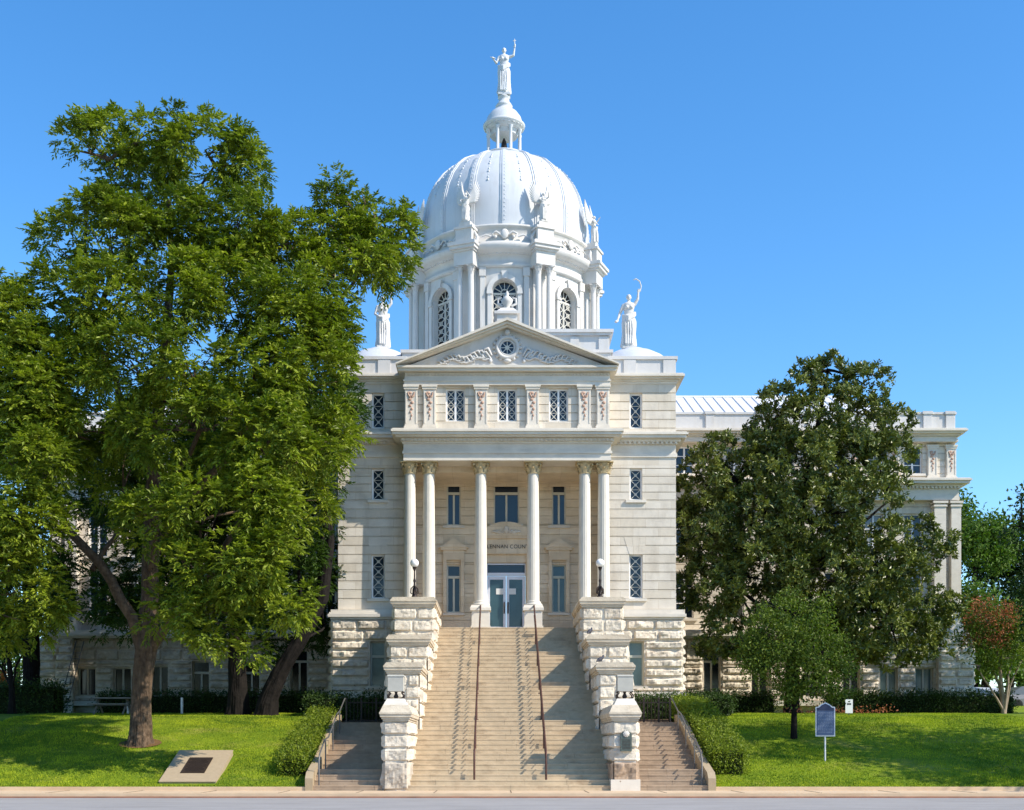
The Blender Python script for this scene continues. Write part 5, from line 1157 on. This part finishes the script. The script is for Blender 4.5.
P, D = crown_points([((0,0,1.2),(.8,.7,.8)),((-1.0,0,1.2),(.7,.6,.7))], 30, .3); foliage_mesh('crown', P, D, 'small', M_ORANGE, t, 1.4, 12)

# ================================================================ hedges
def hedge(label, path, w, h, leafm, size=1.0, dens=60, name='hedge', top=None, group=None):
    """path: list of (x, y, ground z); boxy clipped hedge"""
    t = empty(name, path[0], 0, label, 'hedge', group); b = Vector(path[0]); core = MB(); P = []; D = []
    for (a, c) in zip(path, path[1:]):
        a = Vector(a)-b; c = Vector(c)-b; d = (c-a); L = math.hypot(d.x, d.y); u = Vector((d.x/L, d.y/L, 0)); s = Vector((-u.y, u.x, 0))
        vs = []
        for p in (a, c):
            for (i, z) in ((-1,-.1),(1,-.1),(1,h-.10),(-1,h-.10)): vs.append(p+s*(w/2-.09)*i+Vector((0,0,z)))
        core.add(vs, [(0,1,2,3),(7,6,5,4),(0,4,5,1),(1,5,6,2),(2,6,7,3),(3,7,4,0)])
        def put(n, f, nd):
            q = RNG.random((n,2)); 
            for (x, y) in q: 
                p = f(x, y); k = 1+.0*x; bump = .10*noise.noise((p+b)*1.6)+.05*noise.noise((p+b)*4); nn = Vector(nd); P.append(tuple(p+nn*(bump-.03))); D.append(tuple(nn))
        n = lambda A: int(A*dens)
        put(n(L*w), lambda x, y: a.lerp(c,x)+s*w*(y-.5)+Vector((0,0,h)), (0,0,1))
        put(n(L*h), lambda x, y: a.lerp(c,x)+s*w/2+Vector((0,0,h*y)), tuple(s)); put(n(L*h), lambda x, y: a.lerp(c,x)-s*w/2+Vector((0,0,h*y)), tuple(-s))
        put(n(w*h*1.8), lambda x, y: a+s*w*(x-.5)+Vector((0,0,h*y)), tuple(-u)); put(n(w*h), lambda x, y: c+s*w*(x-.5)+Vector((0,0,h*y)), tuple(u))
    core.build('branch_core', M_CORE, t)
    foliage_mesh('foliage', np.array(P), np.array(D), 'small', leafm, t, size, 7)
    return t
def gp(x, y, dz=0): return (x, y, gz(x,y)+dz)
hedge('yellow-green sloping hedge along the left side steps', [gp(-7.6,43.8),gp(-7.55,46),gp(-7.5,48),gp(-7.45,50.5)], .95, .66, M_HEDGE, .65, 130)
hedge('clipped sloping hedge along the right side steps, green front and yellow top', [gp(7.72,43.9),gp(7.72,46),gp(7.68,48),gp(7.6,50),gp(7.5,52.4)], 1.08, .86, M_HEDGE, .65, 130)
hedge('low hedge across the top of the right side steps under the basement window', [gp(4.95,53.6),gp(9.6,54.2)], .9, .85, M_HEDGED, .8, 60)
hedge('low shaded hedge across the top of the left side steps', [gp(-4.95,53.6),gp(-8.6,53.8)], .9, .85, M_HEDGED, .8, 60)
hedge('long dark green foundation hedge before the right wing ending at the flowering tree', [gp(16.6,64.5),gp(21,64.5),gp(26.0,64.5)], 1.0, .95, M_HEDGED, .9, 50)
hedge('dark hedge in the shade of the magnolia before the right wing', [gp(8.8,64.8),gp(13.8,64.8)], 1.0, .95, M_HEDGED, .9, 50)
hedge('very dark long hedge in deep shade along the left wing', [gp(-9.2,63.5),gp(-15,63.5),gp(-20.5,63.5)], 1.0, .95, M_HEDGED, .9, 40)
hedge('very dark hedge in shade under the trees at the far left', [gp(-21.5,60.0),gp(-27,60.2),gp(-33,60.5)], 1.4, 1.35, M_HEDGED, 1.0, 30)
# low bedding plants by the magnolia
t = empty('bedding_plants', (14.6,58.2,3.05), 0, 'reddish low bedding plants on mulch beside the small white board', 'plants'); 
P, D = crown_points([((x*.45,RNG.random()*.5,.08+.05*RNG.random()),(.35,.3,.12)) for x in range(-3,8)], 22, .2); foliage_mesh('leaves', P, D, 'small', M_BLOOM, t, .9, 8)
t['kind'] = 'stuff'
# brown stems: dry ground cover on the slope
# ================================================================ ground, road, lawn
def sheet(name, xs, ys, zf, m, label=None):
    V = np.array([(x,y,zf(x,y)) for y in ys for x in xs]); nx = len(xs); Fc = np.array([(j*nx+i, j*nx+i+1, (j+1)*nx+i+1, (j+1)*nx+i) for j in range(len(ys)-1) for i in range(len(xs)-1)])
    o = np_mesh(name, V, Fc, m, None, None, True); o['kind'] = 'structure'; return o
sheet('ground', [-3000,-400,-120,-60,60,120,400,3000], [-3000,-300,20,39.5,42.4,42.6,44.5,46,48,50,53,57,62,68,76,130,400,3000], lambda x, y: gz(x,y)-.30, M_LAWN)
def lawn_z(x, y): return gz(x,y)+.05*noise.noise(Vector((x*.25,y*.3,0)))*min(1,max(0,(y-42.7)))
ys = [42.62,43,43.5,44,44.5,45,45.5,46,47,48,49,50,51,52,53,54,55,57,59,62,65,68,72,76,90,110]
sheet('lawn', list(np.linspace(-60,-6.95,70)), ys, lawn_z, M_LAWN); sheet('lawn', list(np.linspace(6.95,60,70)), ys, lawn_z, M_LAWN)
sheet('terrace', [-6.96,-3,3,6.96], [52.3,54,57], lambda x, y: 2.46 if y < 53 else gz(x,y)-.02, M_SOIL)
o = MB(); o.box(-80,80,40.25,42.5,-.5,0); s_ = o.build('sidewalk', M_WALK); s_['kind'] = 'structure'
o = MB(); 
for k in range(64): x = -80+k*2.5; o.box(x+.01,x+2.49,40.28,40.43,.0,.006)
o.build('sidewalk_edge', M_WALK)['kind'] = 'structure'
o = MB()
for k in range(64): o.box(-80.01+k*2.5,-79.985+k*2.5,40.27,42.49,.0,.009)
o.build('sidewalk_joint', M_SOIL)['kind'] = 'structure'
o = MB(); o.box(-80,80,40.10,40.249,-.5,-.012); o.build('kerb', M_WALK)['kind'] = 'structure'
o = MB(); o.box(-80,80,40.06,40.099,-.5,-.105); o.build('gutter_edge', M_KERBR)['kind'] = 'structure'
o = MB(); o.box(-80,-6.99,42.501,42.64,-.3,.13); o.box(6.99,80,42.501,42.64,-.3,.13); o.build('lawn_kerb', M_WALK)['kind'] = 'structure'
sheet('road', [-300,-80,0,80,300], [-60,0,20,40.059], lambda x, y: -.15, M_ROAD)
# brown bare soil around trunk and hedge feet
def disc(name, x, y, r, m):
    o = MB(); n = 28; vs = [(x, y, lawn_z(x,y)+.035)]+[(x+r*(1+.3*noise.noise(Vector((k,x,0))))*math.cos(2*PI*k/n), y+r*.8*math.sin(2*PI*k/n), lawn_z(x+r*math.cos(2*PI*k/n),y+r*.8*math.sin(2*PI*k/n))+.03) for k in range(n)]
    o.add(vs, [(0,k+1,(k+1)%n+1) for k in range(n)]); o.build(name, m)['kind'] = 'structure'
M_MULCH = mat('mulch', (.17,.10,.045), .95, .1, var=.5, scale=14, bump=.8, bscale=20)
disc('soil_patch', b0.x, 47.75, .8, M_MULCH); disc('soil_patch', 14.8, 58.4, 2.4, M_MULCH)
# ---- grass blades
def grass(n, x0, x1):
    x = x0+(x1-x0)*RNG.random(n); y = 42.66+15.5*RNG.random(n)**1.25
    keep = ~((np.abs(x+11.1) < 1.05) & (y > 42.8) & (y < 46.0)); keep &= np.hypot(x-b0.x, y-47.7) > .55; x = x[keep]; y = y[keep]; k = len(x)
    z = np.interp(y, [42.5,42.62,44.5,46,48,50,53,57,62], [0,.12,.70,1.12,1.66,2.25,2.75,3.0,3.15])
    o = np.stack([x,y,z-.02],1); d = unit(np.stack([RNG.normal(size=k)*.45, RNG.normal(size=k)*.45, np.ones(k)],1)); nr = rnd(k)
    nz = np.array([noise.noise(Vector((a*.5,b*.8,3)))+.6*noise.noise(Vector((a*2.1,b*2.6,0))) for a, b in zip(x, y)])
    L = .05+.045*RNG.random(k)+.02*nz; V, Fq = leaf_quads(o, d, nr, L, np.full(k,.028), .1)
    return V, Fq, np.repeat(np.clip(.5+.85*nz+.28*RNG.normal(size=k),0,1), 4)
A = grass(90000,-21,-6.98); Bq = grass(90000,6.98,22)
V = np.concatenate([A[0],Bq[0]]); Fq = np.concatenate([A[1],Bq[1]+len(A[0])]); g = np_mesh('grass', V, Fq, M_BLADE, None, np.concatenate([A[2],Bq[2]])); tag(g, 'short sunlit green lawn grass on both slopes beside the stairs', 'grass', kind='stuff')

# ================================================================ light and camera
EL, AZ = 41.0, 65.0      # sun height, and its bearing from straight behind the camera towards the right
sd = Vector((math.sin(R(AZ))*math.cos(R(EL)), -math.cos(R(AZ))*math.cos(R(EL)), math.sin(R(EL))))
su = bpy.data.lights.new('sun', 'SUN'); su.energy = 5.0; su.angle = R(.53); su.color = (1.0,.92,.79)
so = bpy.data.objects.new('sun', su); C.objects.link(so); so.rotation_euler = sd.to_track_quat('Z','Y').to_euler(); so.location = (60,-20,60)
w = bpy.data.worlds.new('World'); S.world = w; w.use_nodes = True; nt = w.node_tree; bgn = nt.nodes['Background']
sk = nt.nodes.new('ShaderNodeTexSky'); sk.sky_type = 'NISHITA'; sk.sun_disc = False; sk.sun_elevation = R(EL)
sk.sun_rotation = math.atan2(sd.x, sd.y); sk.altitude = 100; sk.air_density = SKY[0]; sk.dust_density = SKY[1]; sk.ozone_density = SKY[2]
hs_ = nt.nodes.new('ShaderNodeHueSaturation'); hs_.inputs['Saturation'].default_value = SKY[3]; hs_.inputs['Hue'].default_value = SKY[5]
hs_.inputs['Value'].default_value = 1.3; nt.links.new(sk.outputs[0], hs_.inputs['Color']); nt.links.new(hs_.outputs[0], bgn.inputs['Color']); bgn.inputs['Strength'].default_value = SKY[4]
cd = bpy.data.cameras.new('camera'); cam = bpy.data.objects.new('camera', cd); C.objects.link(cam); S.camera = cam
cam.location = (CAMX, 0, CAMZ); cam.rotation_euler = (R(90),0,0); cd.sensor_width = 36; cd.sensor_fit = 'HORIZONTAL'; cd.lens = F/1024*36
cd.shift_x = (512-CX)/1024; cd.shift_y = (HY-405)/1024; cd.clip_end = 8000; cd.clip_start = .1
S.render.resolution_x = 1024; S.render.resolution_y = 810
S.view_settings.view_transform = 'Standard'; S.view_settings.look = 'None'; S.view_settings.gamma = 1; S.view_settings.exposure = EXPO; S.view_settings.use_curve_mapping = False
S.cycles.max_bounces = 6; S.cycles.transparent_max_bounces = 4
